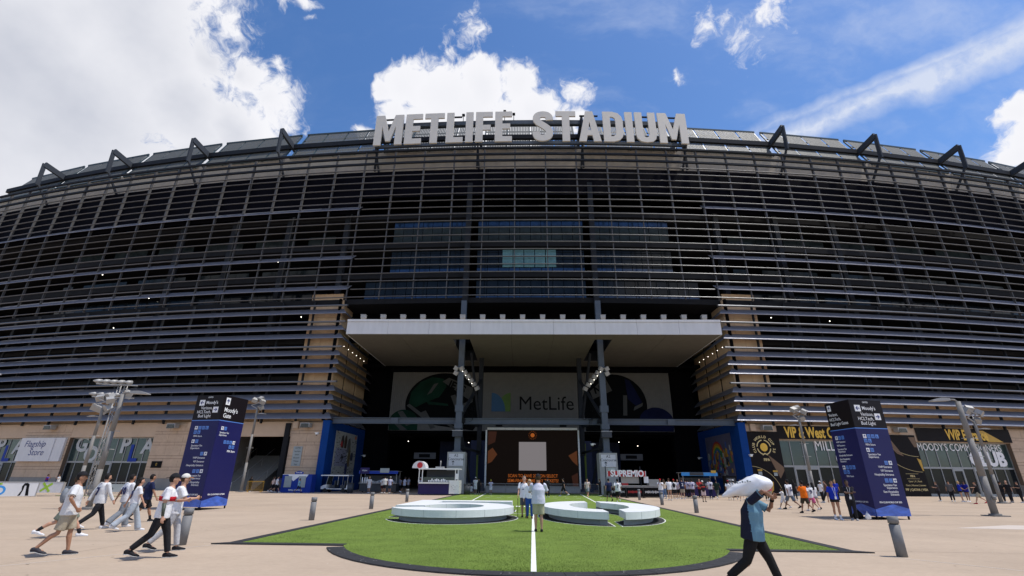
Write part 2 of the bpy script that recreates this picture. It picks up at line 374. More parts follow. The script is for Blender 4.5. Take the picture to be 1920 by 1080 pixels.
# ------------------------------------------------------------------ white yard number
def ell(cx, cy, rx, ry, a0, a1, n=110): return [(cx+rx*cos(R(a0+(a1-a0)*i/n)), cy+ry*sin(R(a0+(a1-a0)*i/n))) for i in range(n+1)]
five = [(-6.3, 29.6), (-1.15, 29.6), (-1.15, 28.3), (-4.95, 28.3), (-4.95, 26.4)]+ell(-3.6, 23.7, 2.72, 3.3, 118, -156)+ell(-3.6, 23.7, 1.35, 1.9, -152, -181, 40)[:1]
five = [(-6.3, 29.6), (-1.15, 29.6), (-1.15, 28.3), (-4.95, 28.3)]+ell(-3.6, 23.7, 2.72, 3.3, 118, -156)+ell(-3.6, 23.7, 1.35, 1.9, -152, 176)+[(-6.3, 23.75)]
CX0, CYO = 3.1, 25.2
zl = ell(CX0, CYO, 2.68, 4.8, 94, 266)+ell(CX0, CYO, 1.35, 3.1, 262, 98)
zr = ell(CX0, CYO, 2.68, 4.8, 80, -80)+ell(CX0, CYO, 1.35, 3.1, -68, 68)
def shrink(poly, d):
    n = len(poly); out = []
    ar = sum(poly[i][0]*poly[(i+1) % n][1]-poly[(i+1) % n][0]*poly[i][1] for i in range(n)); sg = 1 if ar > 0 else -1
    for i in range(n):
        a, b, c = Vector(poly[i-1]), Vector(poly[i]), Vector(poly[(i+1) % n])
        d1 = (b-a).normalized(); d2 = (c-b).normalized()
        n1 = Vector((-d1.y, d1.x))*sg; n2 = Vector((-d2.y, d2.x))*sg; m = (n1+n2)
        if m.length < .2: m = n1
        m = m.normalized(); k = d/max(.5, m.dot(n1)); out.append((b.x+m.x*k, b.y+m.y*k))
    return out
def numeral(nm, poly, label, seams):
    e = empty(nm, (sum(p[0] for p in poly)/len(poly), 22, 0), 0, label, 'numeral', 'giant white yard numerals on the turf')
    o = (-e.location.x, -22, 0)
    mb = MB(); mb.prism(poly, .235, .505); t = mb.build('slab', m_num, e, o)
    md = t.modifiers.new('b', 'BEVEL'); md.width = .012; md.segments = 2; md.limit_method = 'ANGLE'
    acc = 0
    for i in range(len(poly)):
        a, b = Vector(poly[i]), Vector(poly[(i+1) % len(poly)]); acc += (b-a).length
        if acc > 1.22:
            acc = 0; m_ = (a+b)/2; q = MB().box(-.005, .005, -.0035, .0035, .238, .50); rz_ = math.atan2((b-a).y, (b-a).x)
            q.build('panel_seam', m_numb, t, (m_.x, m_.y, 0), rz_)
    mb = MB(); mb.prism(shrink(poly, .32), .02, .235); mb.build('plinth', m_numb, e, o)
    mb = MB(); mb.prism(shrink(poly, -.16), .018, .027); mb.build('ground_mat', m_rub, e, o)
    mb = MB(); mb.prism(shrink(poly, -.205), .018, .0245); mb.build('mat_edge', m_line, e, o)
    return e
numeral('numeral_five', five, 'giant white numeral 5 raised on the turf left of the centre line', 0)
numeral('numeral_zero_half', zl, 'left half of the giant white numeral 0 on the turf by the photographer', 0)
numeral('numeral_zero_half', zr, 'right half of the giant white numeral 0 nearest the right bollards', 0)

sp = MB(); rs = random.Random(11)
for i in range(150):
    if i < 55: a = rs.uniform(-A1, A1); r_ = rs.uniform(RR+.03, ro-.03); x, y, z = r_*sin(a), CY-r_*cos(a), .032
    else: x, y, z = rs.uniform(-14, 14), rs.uniform(9, 34), .006 if True else 0
    if i >= 55 and abs(x) < 8: z = .026
    q = rs.uniform(.004, .011); sp.add([(x-q, y-q*.6, z), (x+q, y-q, z), (x+q*.7, y+q, z), (x-q, y+q*.8, z)], [(0, 1, 2, 3)])
tag(sp.build('paper_specks', m_line), 'tiny scattered paper specks on the turf edge and paving', 'litter', kind='stuff')
gm = MB()
for i in range(420):
    x, y = rs.uniform(-26, 26), 7+rs.random()**1.6*40
    if abs(x) < 8.7 and y > 9.8: continue
    q = rs.uniform(.012, .035); gm.add([(x+q*cos(t*1.047)*rs.uniform(.7, 1.2), y+q*sin(t*1.047)*rs.uniform(.7, 1.2), .0045) for t in range(6)], [tuple(range(6))])
tag(gm.build('gum_spots', mat('gum_dark', (.19, .145, .115), .9)), 'small dark gum spots dotted over the paving', 'stains', kind='stuff')
# artificial grass pile: short single blades, thinning out with distance
import numpy as np
rg = np.random.default_rng(4); nb = 150000
gx = rg.uniform(-7.85, 7.85, nb); gy = 10.5+rg.random(nb)**1.7*22
ok = ((gy > 14.25) | ((gx**2+(gy-CY)**2) < (RR-.02)**2)) & (np.abs(gx) > .06)
for pl in (five, zl, zr):
    px_ = np.array([p[0] for p in pl]); py_ = np.array([p[1] for p in pl]); ins = np.zeros(nb, bool)
    for i in range(len(pl)):
        x1, y1, x2, y2 = px_[i-1], py_[i-1], px_[i], py_[i]
        c_ = ((y1 > gy) != (y2 > gy)) & (gx < (x2-x1)*(gy-y1)/((y2-y1) or 1e-9)+x1); ins ^= c_
    ok &= ~ins
gx, gy = gx[ok], gy[ok]; nb = len(gx); an = rg.uniform(0, 6.283, nb); hh = rg.uniform(.008, .020, nb)*(1+.25*np.sin(gx*1.3+gy*.7)); wd = .003+.0035*rg.random(nb)
V = np.empty((nb, 3, 3), np.float32); V[:, 0] = np.c_[gx-np.cos(an)*wd, gy-np.sin(an)*wd, np.full(nb, .021)]; V[:, 1] = np.c_[gx+np.cos(an)*wd, gy+np.sin(an)*wd, np.full(nb, .021)]
V[:, 2] = np.c_[gx+rg.normal(0, .010, nb), gy+rg.normal(0, .010, nb), .021+hh]
gme = bpy.data.meshes.new('grass_pile'); gme.vertices.add(nb*3); gme.vertices.foreach_set('co', V.ravel()); gme.loops.add(nb*3); gme.loops.foreach_set('vertex_index', np.arange(nb*3, dtype=np.int32)); gme.polygons.add(nb); gme.polygons.foreach_set('loop_start', np.arange(0, nb*3, 3, dtype=np.int32)); gme.update(calc_edges=True)
gme.materials.append(m_turf); tag(place('grass_pile', gme), 'short green artificial grass fibres standing on the turf', 'grass', kind='stuff')
cj = MB()
for k in range(-12, 13):
    x = k*6.1+1.5
    if abs(x) > 8.6: cj.add([(x-.006, 8, .003), (x+.006, 8, .003), (x+.006, 60, .003), (x-.006, 60, .003)], [(0, 1, 2, 3)])
for k in range(9):
    y = 8.2+k*6.1
    for a, b in ((-80, -8.6), (8.6, 80)) if y > 13.5 else ((-80, 80),): cj.add([(a, y-.007, .0035), (b, y-.007, .0035), (b, y+.007, .0035), (a, y+.007, .0035)], [(0, 1, 2, 3)])
tag(cj.build('plaza_control_joints', mat('joint_brown', (.24, .18, .135), .9)), kind='structure')

# ------------------------------------------------------------------ stadium
D0, RAD = 60.0, 360.0
def cyl(s, off=0.0, z=0.0):
    a = s/RAD; r = RAD-off
    return Vector((r*sin(a), D0+RAD-r*cos(a), z)), a
ST = empty('stadium', (0, 60, 0), 0, 'dark oval stadium with curved rows of grey metal louvers above tan stone piers', 'stadium')
def part(mb_or_me, name, mats, s=None, off=0.0, z=0.0, parent=ST, world=None, rz=0):
    me = mb_or_me.mesh(name, mats) if isinstance(mb_or_me, MB) else mb_or_me
    if s is not None:
        p, a = cyl(s, off, z); return place(name, me, parent, p-Vector((0, 60, 0)), a)
    return place(name, me, parent, Vector(world or (0, 0, 0))-Vector((0, 60, 0)), rz)
BAY = 4.65
Z0, DZ = 8.44, 1.157
THICK = [0, 1, 2, 3, 5, 6, 7, 9, 10, 12, 15, 19, 26]
KN = 36
bays = 23
# louver blade (profile in local y (inward) / z)
prof = [(0, 0), (-.025, .03), (-.02, .09), (.66, .85), (.70, .83), (.03, -.005)]
def blade(x0a, x1a, x0b=None, x1b=None):
    """lip runs x0a..x1a, inner edge x0b..x1b"""
    x0b = x0a if x0b is None else x0b; x1b = x1a if x1b is None else x1b
    mb = MB(); n = len(prof); vs = []
    for xa, xb in ((x0a, x0b), (x1a, x1b)):
        for y, z in prof:
            t = max(0, y)/.70; vs.append((xa+(xb-xa)*t, y, z))
    fs = [(i, (i+1) % n, n+(i+1) % n, n+i) for i in range(n)]+[tuple(range(n)), tuple(range(2*n-1, n-1, -1))]
    return mb.add(vs, fs)
me_blade = blade(-BAY/2+.012, BAY/2-.012).mesh('louver_panel', m_lamp)
farb = MB()
for k in THICK:
    z = Z0+DZ*k
    for sg in (-1, 1):
        for j in range(18):
            s = sg*(26.85+BAY*(j+.5))
            if j < 11: part(me_blade, 'louver_panel', None, s, 0, z)
            else:
                p, a = cyl(s, 0, z); q = blade(-BAY/2+.012, BAY/2-.012); Mx = Matrix.Translation(p-Vector((0, 60, 0))) @ Matrix.Rotation(a, 4, 'Z')
                farb.add([Mx @ Vector(v) for v in q.v], q.f)
        # mitred end at the corner of the entrance (lip reaches further round than the inner edge)
        w = 26.85-25.15
        if k <= 12: q = blade(0, w, 0, w-.68) if sg < 0 else blade(-w, 0, -w+.68, 0)
        else: q = blade(0, w-.4, 0, w) if sg < 0 else blade(-w+.4, 0, -w, 0)
        part(q, 'louver_end_panel', m_lamp, sg*26.85, 0, z)
o = farb.build('louver_panel', m_lamp, ST); tag(o, kind='stuff')
# wings of the entrance: louvers returning inwards
for sg in (-1, 1):
    for k in THICK:
        if k > 12: continue
        z = Z0+DZ*k
        for i in range(3):
            y0 = 61.05+i*4.75; y1 = y0+4.72
            mb = MB(); vs = []; n = len(prof)
            for j, yy in enumerate((y0, y1)):
                for y, zz in prof:
                    t = max(0, y)
                    yq = yy+(t if (i == 0 and j == 0) else 0)
                    vs.append((sg*(25.2+y), yq, z+zz))
            mb.add(vs, [(a, (a+1) % n, n+(a+1) % n, n+a) for a in range(n)]+[tuple(range(n)), tuple(range(2*n-1, n-1, -1))])
            part(mb, 'return_louver', m_lamp, world=(0, 0, 0))
# thin rails
def ring(s0, s1, off, z, prof2, step=BAY/2):
    mb = MB(); n = len(prof2); k = max(1, round((s1-s0)/step)); vs = []
    for i in range(k+1):
        s = s0+(s1-s0)*i/k
        for y, zz in prof2:
            p, a = cyl(s, off+y, z+zz); vs.append(p-Vector((0, 60, 0)))
    fs = [(i*n+j, i*n+(j+1) % n, (i+1)*n+(j+1) % n, (i+1)*n+j) for i in range(k) for j in range(n)]
    return mb.add(vs, fs+[tuple(range(n-1, -1, -1)), tuple(k*n+j for j in range(n))])
rp = [(-.04, -.045), (-.075, .0), (-.04, .045), (.13, .06), (.13, -.06)]
SMAX = 109.2
for k in range(KN):
    z = Z0+DZ*k
    if k in THICK and k < 13: continue
    if k in (33, 34, 35):
        ring(-SMAX, SMAX, -.05, z, [(0, -.15), (0, .15), (.3, .15), (.3, -.15)]).build('top_beam', m_dsteel, ST); continue
    if k in THICK:
        ring(-25.0, 25.0, 0, z, rp).build('rail', m_rail, ST); continue
    if k < 14:
        for sg in (-1, 1): ring(*sorted((sg*25.1, sg*SMAX)), 0, z, [(-.05, -.09), (-.10, .0), (-.05, .10), (.3, .2), (.3, -.06)]).build('rail', m_rail, ST)
    else: ring(-SMAX, SMAX, 0, z, rp).build('rail', m_rail, ST)
# mullions
mbm = MB(); mbm.box(-.055, .055, .17, .46, 24.3, 37.6); mbm.box(-.10, .10, .17, .52, 37.6, 49.1)
for i in range(21): mbm.box(-.09, .09, .10, .3, 24.62+i*DZ, 24.72+i*DZ)
me_m = mbm.mesh('mullion', m_mull)
mbs = MB(); mbs.box(-.09, .09, .75, 1.05, 8.0, 24.4)
me_s = mbs.mesh('louver_post', m_dsteel)
mset = [-2.325-BAY*i for i in range(24)]+[2.325+BAY*i for i in range(24)]
for s in mset:
    part(me_m, 'mullion', None, s)
    if abs(s) > 26: part(me_s, 'louver_post', None, s)
# dark upper panels behind the rails, one per bay
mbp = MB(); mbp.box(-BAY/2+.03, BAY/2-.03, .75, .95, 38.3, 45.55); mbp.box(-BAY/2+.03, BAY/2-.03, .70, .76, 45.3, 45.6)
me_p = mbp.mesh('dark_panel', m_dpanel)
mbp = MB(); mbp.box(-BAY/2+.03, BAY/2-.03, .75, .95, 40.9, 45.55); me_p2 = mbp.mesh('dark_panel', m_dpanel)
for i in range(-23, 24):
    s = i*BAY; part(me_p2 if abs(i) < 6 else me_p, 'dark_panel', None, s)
# attic wall and roof parapet above
me_at = MB().box(-BAY/2+.02, BAY/2-.02, 0, .3, 44.0, 51.2).mesh('attic_panel', m_attic)
for i in range(-23, 24): part(me_at, 'attic_panel', None, i*BAY, 3.0)
# floors, ceilings, back wall
def slab(s0, s1, off0, off1, z0, z1, name, m):
    ring(s0, s1, 0, 0, [(off0, z0), (off0, z1), (off1, z1), (off1, z0)]).build(name, m, ST)
for z in (13.6, 18.6): 
    for sg in (-1, 1): slab(*sorted((sg*27.4, sg*SMAX)), 1.6, 12, z, z+.55, 'floor_slab', m_slab)
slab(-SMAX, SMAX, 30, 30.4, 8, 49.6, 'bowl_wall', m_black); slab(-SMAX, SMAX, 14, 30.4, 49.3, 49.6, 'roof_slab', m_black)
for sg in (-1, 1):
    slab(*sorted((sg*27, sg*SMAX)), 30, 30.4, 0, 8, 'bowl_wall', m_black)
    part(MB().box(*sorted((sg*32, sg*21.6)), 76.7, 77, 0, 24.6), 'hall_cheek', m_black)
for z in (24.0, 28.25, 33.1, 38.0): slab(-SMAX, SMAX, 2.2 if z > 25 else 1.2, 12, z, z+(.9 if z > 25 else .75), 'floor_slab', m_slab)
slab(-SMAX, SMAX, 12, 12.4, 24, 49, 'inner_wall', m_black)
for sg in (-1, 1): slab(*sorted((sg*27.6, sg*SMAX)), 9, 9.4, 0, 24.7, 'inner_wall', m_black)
slab(-SMAX, SMAX, 3.3, 14, 49.25, 49.5, 'roof_slab', m_slab)
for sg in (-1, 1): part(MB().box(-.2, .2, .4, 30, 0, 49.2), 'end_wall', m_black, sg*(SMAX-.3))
# glazing of the centre behind the rails
pane_up = MB().box(-.735, .735, 0, .05, 0, 1).mesh('window_pane', m_glass)
def panes(s0, s1, w, off, z0, z1, m, name='window_pane', skip=None):
    n = round((s1-s0)/w); w = (s1-s0)/n; me = MB().box(-w/2+.045, w/2-.045, 0, .05, 0, z1-z0).mesh(name, m)
    for i in range(n):
        if skip and skip(i): continue
        part(me, name, None, s0+w*(i+.5), off, z0)
ctr = [(-20.8, -8.9), (-7.9, 7.9), (8.9, 20.8)]
for a, b in ctr:
    panes(a, b, 1.58, 3.0, 36.75, 37.75, m_blueg)
    panes(a, b, 1.58, 3.0, 34.0, 36.6, m_glassg)
    panes(a, b, 1.58, 3.0, 30.0, 32.9, m_glass)
    panes(a, b, 1.58, 3.0, 29.2, 29.95, m_blueg)
    a2, b2 = (-24.2 if a < -20 else a), (24.2 if b > 20 else b)
    panes(a2, b2, 1.58, 3.0, 26.0, 28.1, m_glass)
    panes(a2, b2, 1.58, 3.0, 24.95, 25.9, m_blueg)
m_glassl = mat('glass_lit_green', (.10, .20, .18), .10, .0, var=.3, scale=1.5, spec=.9)
mb = MB()
for s in range(-2, 3): mb.box(s*1.58-.73, s*1.58+.73, 0, .04, 30.05, 32.85)
part(mb, 'curtained_window', m_glassl, -0.2, 2.9)
for sg in (-1, 1):
    a, b = sorted((sg*31, sg*81))
    panes(a, b, 2.32, 5.0, 34.3, 36.9, m_glassg, skip=lambda i: i % 4 == 3)
    panes(a, b, 2.32, 5.0, 29.2, 31.2, m_glassg, skip=lambda i: i % 5 == 1)
    panes(a, b, 2.32, 5.0, 25.4, 27.4, m_glass)
# dark I-columns inside
me_col = MB().box(-.35, .35, 0, .7, 8, 44).mesh('inner_column', m_dsteel)
for i in range(-6, 7):
    if abs(i) in (0, 1, 2): continue
    part(me_col, 'inner_column', None, i*9.3, 1.9)
# small lit ceiling lamps inside the decks
m_glow = emis('lamp_glow', (1, .93, .8), 5)
me_l = MB().ball((0, 0, 0), .08, .08, .06, 8, 5).mesh('ceiling_lamp', m_glow)
for s, z in ((-33.5, 32.6), (-39.5, 32.5), (-33.5, 27.8), (-39.6, 27.7), (-34, 23.4), (-28.6, 23.6), (-52, 23.0), (-61, 27.6), (-72, 32.5), (-66, 23), (35, 23.4), (44, 23.2)):
    part(me_l, 'ceiling_lamp', None, s, 4.2, z)

# stone piers flanking the entrance, block by block, behind the louvers
def blocks(s0, s1, off, z0, z1, courses, w, m, name='stone_block', dep=.22, ends=True):
    z = z0; r = 0
    while z < z1-.05:
        h = min(courses[r % len(courses)], z1-z); x = s0+(0 if r % 2 == 0 else -w/2)
        while x < s1-.05:
            a, b = max(x, s0), min(x+w, s1)
            if b-a > .12: part(MB().box(-(b-a)/2+.018, (b-a)/2-.018, random.uniform(0, .012), dep, .018, h-.018), name, m, (a+b)/2, off, z)
            x += w
        z += h; r += 1
    slab(s0, s1, off+.05, off+.5, z0, z1, 'pier_core', m_grout)
for sg in (-1, 1):
    a, b = sorted((sg*26.5, sg*31.1)); blocks(a, b, 1.35, 8.3, 25.7, [2.314], 2.3, m_stone2)
# tan panels behind the lowest louvers
me_tp = MB().box(-BAY/2+.14, BAY/2-.14, 0, .2, 8.0, 11.6).mesh('wall_panel', m_stone2)
for i in range(0, 17):
    for sg in (-1, 1): part(me_tp, 'wall_panel', None, sg*(31.2+BAY*(i+.5)), 1.7)
# ground storey
OFF = 1.0
def pier(s0, s1, z1=8.2):
    slab(s0, s1, OFF-.03, OFF+.7, 0, 1.35, 'pier_plinth', m_plinth)
    blocks(s0, s1, OFF, 1.35, z1, [1.0, .36, 1.0, .36, 1.3, .36], 2.2, m_stone)
def lintel(s0, s1, z0=6.4):
    n = max(1, round((s1-s0)/4.7)); w = (s1-s0)/n
    for i in range(n): part(MB().box(-w/2+.01, w/2-.01, 0, .5, z0, 8.2), 'lintel_panel', m_lintel, s0+w*(i+.5), OFF+.03)
pier(-30.6, -26.25); pier(-49.8, -39.6); pier(-70.9, -63.0); pier(26.3, 30.6); pier(40.3, 48.9); pier(62.9, 70)
lintel(-39.6, -30.6); lintel(-63.0, -49.8); lintel(-90, -70.9); lintel(30.6, 40.3); lintel(48.9, 62.9)
def storefront(s0, s1, doors, w=1.5, m1=None):
    n = round((s1-s0)/w); w = (s1-s0)/n; m1 = m1 or m_glasst
    fr = MB()
    for i in range(n+1): 
        x = s0+w*i-(s0+s1)/2; fr.box(x-.045, x+.045, -.06, .08, 0, 6.4)
    cx = (s0+s1)/2; fr2 = MB()
    for i in range(n+1):
        p, a = cyl(s0+w*i, OFF+.6, 0); Mx = Matrix.Translation(p-Vector((0, 60, 0))) @ Matrix.Rotation(a, 4, 'Z')
        q = MB().box(-.045, .045, -.06, .1, 0, 6.4); fr2.add([Mx @ Vector(v) for v in q.v], q.f)
        if i < n:
            p, a = cyl(s0+w*(i+.5), OFF+.6, 0); Mx = Matrix.Translation(p-Vector((0, 60, 0))) @ Matrix.Rotation(a, 4, 'Z')
            q = MB().box(-w/2+.05, w/2-.05, -.07, .1, 3.2, 3.42).box(-w/2+.05, w/2-.05, -.05, .1, 0, .3).box(-w/2+.05, w/2-.05, -.05, .1, 6.25, 6.39)
            if i in doors: q.box(-w/2+.05, -w/2+.2, -.09, .1, .3, 3.2).box(w/2-.2, w/2-.05, -.09, .1, .3, 3.2).box(-w/2+.2, w/2-.2, -.09, .1, 2.95, 3.2).box(-w/2+.2, w/2-.2, -.09, .1, .3, .5).box(w/2-.27, w/2-.22, -.14, -.1, 1.0, 1.5)
            fr2.add([Mx @ Vector(v) for v in q.v], q.f)
    fr2.build('window_frame', m_frame, ST)
    lo = MB().box(-w/2+.05, w/2-.05, .02, .05, .3, 3.2).mesh('shop_pane', m_glass); hi = MB().box(-w/2+.05, w/2-.05, .02, .05, 3.42, 6.25).mesh('shop_pane', m1)
    for i in range(n): part(lo, 'shop_pane', None, s0+w*(i+.5), OFF+.6); part(hi, 'shop_pane', None, s0+w*(i+.5), OFF+.6)
storefront(-63.0, -49.8, (3, 4)); storefront(-85.0, -70.9, (4, 6)); storefront(30.6, 40.3, (1, 2, 5)); storefront(48.9, 62.9, (3, 5))
# window lettering on the shop glass
def wtext(s, size, m, sx, z, off=OFF+.52, parent=ST, **k):
    p, a = cyl(sx, off, z); return text(s, size, m, parent, p-Vector((0, 60, 0)), a, **k)
m_pr = mat('print_silver', (.42, .44, .45), .5)
for s, c, x, z, m in (('G', 2.2, -61.3, 5.5, m_pr), ('O', 2.2, -59.4, 4.2, m_pr), ('P', 2.3, -54.3, 5.35, m_pr), ('L', 2.3, -52.8, 4.3, m_storeb), ('A', 2.1, -50.8, 5.2, m_pr), ('P', 2.3, -75.6, 5.35, m_pr), ('L', 2.3, -74.0, 4.3, m_storeb), ('A', 2.1, -72.2, 5.2, m_pr)):
    wtext(s, c*1.25, m, x, z, bold=.03, name='window_lettering')
wtext('MILLER', 1.7, m_tx, 37.5, 5.7, bold=.0, xs=.78, name='window_lettering'); wtext('CLUB', 2.6, m_tx, 41.5, 4.6, bold=.03, name='window_lettering') if False else None
wtext("MOODY'S COMMISSIONERS", 1.25, m_tx, 55.6, 5.75, bold=.0, xs=.80, name='window_lettering')
wtext('CLUB', 2.3, m_tx, 59.3, 4.35, bold=.05, xs=.95, name='window_lettering')
mb = MB(); 
p = [(cos(t*pi/20)*1.25, sin(t*pi/20)*1.25) for t in range(40)]; mb.prism(p, -.01, .0, 'y'); part(mb, 'window_disc', m_tx, 39.2, OFF+.55, 4.3)
# flagship store sign box
sg_ = MB().box(-4.1, 1.6, -.42, -.02, 3.35, 6.35); 
part(sg_, 'shop_sign', m_white, -66.5, OFF)
part(MB().box(1.61, 3.2, -.30, -.02, 3.35, 6.35), 'shop_sign_return', m_white, -66.5, OFF)
wtext('Flagship\n    Store', 1.15, m_txn, -68.0, 5.0, off=OFF-.44, shear=.2, name='shop_lettering')
# header banners with gold print
part(MB().box(-4.85, 4.85, -.06, 0, 6.45, 8.05), 'header_banner', m_banner, 35.4, OFF)
wtext('VIP & West Club', 1.75, m_gold, 35.3, 7.2, off=OFF-.08, bold=.035, xs=.62, name='banner_lettering')
part(MB().box(-6.95, 6.95, -.06, 0, 6.45, 8.1), 'header_banner', m_banner, 56.2, OFF)
wtext('VVIP Entrance', 1.75, m_gold, 56.6, 7.25, off=OFF-.08, bold=.035, xs=.60, name='banner_lettering')
part(MB().prism([(3.3, 6.5), (5.6, 6.5), (3.0, 7.9), (2.2, 7.9)], -.075, -.061, 'y'), 'gold_wedge', m_amber, 56.2, OFF)
# black pier banners
B1 = part(MB().box(-2.12, 2.12, -.05, -.005, .02, 7.3), 'pier_banner', m_banner, 28.45, OFF-.03)
def bpart(mb, name, m, par=B1): return mb.build(name, m, par)
bpart(MB().prism([(.35, 4.6), (2.05, 3.2), (2.05, 2.8), (1.4, 1.9)], -.062, -.052, 'y'), 'brown_wedge', m_bronze)
bpart(MB().prism([(-1.0, 2.0), (.45, 1.5), (.3, .6), (-.1, .2), (-.5, .2)], -.062, -.052, 'y'), 'gold_wedge', m_amber)
def ringp(cx, cz, r0, r1, a0, a1, y0, y1, n=32):
    return MB().prism([(cx+r1*cos(R(a0+(a1-a0)*i/n)), cz+r1*sin(R(a0+(a1-a0)*i/n))) for i in range(n+1)]+[(cx+r0*cos(R(a1+(a0-a1)*i/n)), cz+r0*sin(R(a1+(a0-a1)*i/n))) for i in range(n+1)], y0, y1, 'y')
for a0, a1 in ((-60, 60-12), (72, 108-8), (110, 170), (182, 240)): pass
bpart(ringp(0, 5.45, .78, .90, 5, 80, -.066, -.052), 'emblem_arc', m_gold2); bpart(ringp(0, 5.45, .78, .90, 100, 175, -.066, -.052), 'emblem_arc', m_gold2)
bpart(ringp(0, 5.45, .78, .90, 190, 255, -.066, -.052), 'emblem_arc', m_gold2); bpart(ringp(0, 5.45, .78, .90, 285, 350, -.066, -.052), 'emblem_arc', m_gold2)
bpart(MB().prism([(-.33, 4.62), (0, 4.8), (.33, 4.62), (.28, 4.5), (0, 4.66), (-.28, 4.5)], -.066, -.052, 'y'), 'emblem_notch', m_gold2)
bpart(MB().prism([(.46*cos(t*pi/14), 5.45+.48*sin(t*pi/14)) for t in range(28)], -.075, -.052, 'y'), 'emblem_ball', m_gold)
bpart(ringp(-2.1, -.3, 3.55, 3.59, 0, 88, -.062, -.052), 'thin_arc', m_gold2)
for i, ch in enumerate('CLUB WORLD CUP 25'):
    a = 205-(230)*i/16
    if ch != ' ':
        me = text_mesh(ch, .42, bold=.03).copy(); me.materials.append(m_gold2)
        o = bpy.data.objects.new('emblem_letter', me); C.objects.link(o); o.parent = B1
        o.location = (1.28*cos(R(a)), -.056, 5.45+1.22*sin(R(a))); o.rotation_euler = (0, -R(a-90), 0)
text('FIFA', .42, m_gold2, B1, (.1, -.056, 4.0), bold=.03, name='emblem_letter')
B2 = part(MB().box(-4.2, 4.25, -.05, -.005, .02, 7.15), 'pier_banner', m_banner, 44.6, OFF-.03)
for q, m in (([(.2, 6.0), (.75, 6.6), (2.0, 4.6), (1.2, 4.9)], m_orange), ([(3.3, 6.9), (4.2, 6.9), (4.2, 5.7), (3.8, 5.7)], m_bronze), ([(3.7, 4.4), (4.2, 4.2), (4.2, 2.9), (4.05, 2.9)], m_amber), ([(-4.1, 6.9), (-3.0, 6.9), (-3.2, 1.0), (-4.1, .4)], m_bronze)):
    bpart(MB().prism(q, -.062, -.052, 'y'), 'banner_shape', m if m is not m_orange else m_bronze, B2)
bpart(ringp(4.0, 10.5, 5.9, 5.94, 200, 270, -.062, -.052), 'thin_arc', m_gold2, B2)
bpart(ringp(4.0, 9.0, 6.2, 6.24, 205, 270, -.062, -.052), 'thin_arc', m_gold2, B2)
bpart(MB().box(1.6, 3.3, -.062, -.052, 2.55, 2.58).box(1.6, 3.3, -.062, -.052, 1.98, 2.01), 'banner_rule', m_gold2, B2)
join_texts([('FIFA', .34, (2.45, -.054, 2.28), dict(bold=.03)), ('Qatar | A | Bank', .27, (2.6, -.054, 1.7), dict()), ('Coca | Hisense | Lenovo', .27, (2.55, -.054, 1.25), dict(bold=.01)), ('PIF | QATAR | VISA', .36, (2.5, -.054, .75), dict(bold=.03))], m_gold2, B2, 'banner_lettering')
# blue corner walls of the entrance and side walls behind the return louvers
for sg in (-1, 1):
    part(MB().box(*sorted((sg*26.15, sg*25.25)), 61.2, 61.6, 0, 8.3), 'blue_corner', m_blue)
    part(MB().box(*sorted((sg*25.9, sg*25.25)), 61.61, 75.5, 0, 8.3), 'blue_side_wall', m_blue)
    for i in range(3):
        for j in range(7):
            part(MB().box(*sorted((sg*26.2, sg*26.0)), 61.8+i*4.7, 61.8+i*4.7+3.9, 8.4+j*2.314, 8.4+j*2.314+2.27), 'side_panel', m_stone2)
    part(MB().box(*sorted((sg*26.5, sg*26.22)), 61.4, 76.5, 8.3, 24.6), 'side_wall', m_black)
    part(MB().box(*sorted((sg*25.4, sg*21.6)), 75.6, 76.6, 0, 24.6), 'hall_cheek', m_black)
# entrance hall: dark ceiling, mural wall, deep concourse
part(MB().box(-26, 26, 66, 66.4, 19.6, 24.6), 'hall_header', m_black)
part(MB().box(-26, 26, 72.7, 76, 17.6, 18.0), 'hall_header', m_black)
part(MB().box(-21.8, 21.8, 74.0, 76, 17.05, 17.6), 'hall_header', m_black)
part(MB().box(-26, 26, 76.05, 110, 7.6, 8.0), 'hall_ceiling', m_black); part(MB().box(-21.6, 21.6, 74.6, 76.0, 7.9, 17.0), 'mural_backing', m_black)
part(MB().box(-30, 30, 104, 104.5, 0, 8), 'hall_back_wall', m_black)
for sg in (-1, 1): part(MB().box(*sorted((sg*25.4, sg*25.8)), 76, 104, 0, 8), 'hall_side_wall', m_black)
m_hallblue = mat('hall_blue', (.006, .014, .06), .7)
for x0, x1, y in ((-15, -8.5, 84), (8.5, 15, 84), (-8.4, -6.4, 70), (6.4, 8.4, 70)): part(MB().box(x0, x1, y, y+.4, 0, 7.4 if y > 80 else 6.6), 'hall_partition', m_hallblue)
for x in (-7.4, 7.4): part(MB().box(x-.12, x+.12, 69.3, 69.6, 0, 6.2), 'lime_strip', mat('lime_dark', (.10, .15, .01), .6))
me_l2 = MB().ball((0, 0, 0), .085, .085, .05, 8, 5).mesh('hall_lamp', m_glow)
for x, y in ((-19.5, 80), (-10, 82), (-13, 88), (12, 82), (14, 79), (10.5, 90), (19, 88), (-4, 92)): part(me_l2, 'hall_lamp', None, world=(x, y, 7.1))
me_l3 = MB().ball((0, 0, 0), .045, n=6, k=4).mesh('hall_lamp', m_glow)
# illuminated wayfinding boards deep inside
for x in (-16.3, 15.6):
    part(MB().box(x-1.7, x+1.7, 78, 78.2, 4.4, 5.3), 'wayfinding_board', mat('board_grey', (.12, .12, .13), .6)); part(MB().box(x-.9, x+.8, 77.96, 77.99, 4.6, 5.1), 'wayfinding_panel', m_txk)

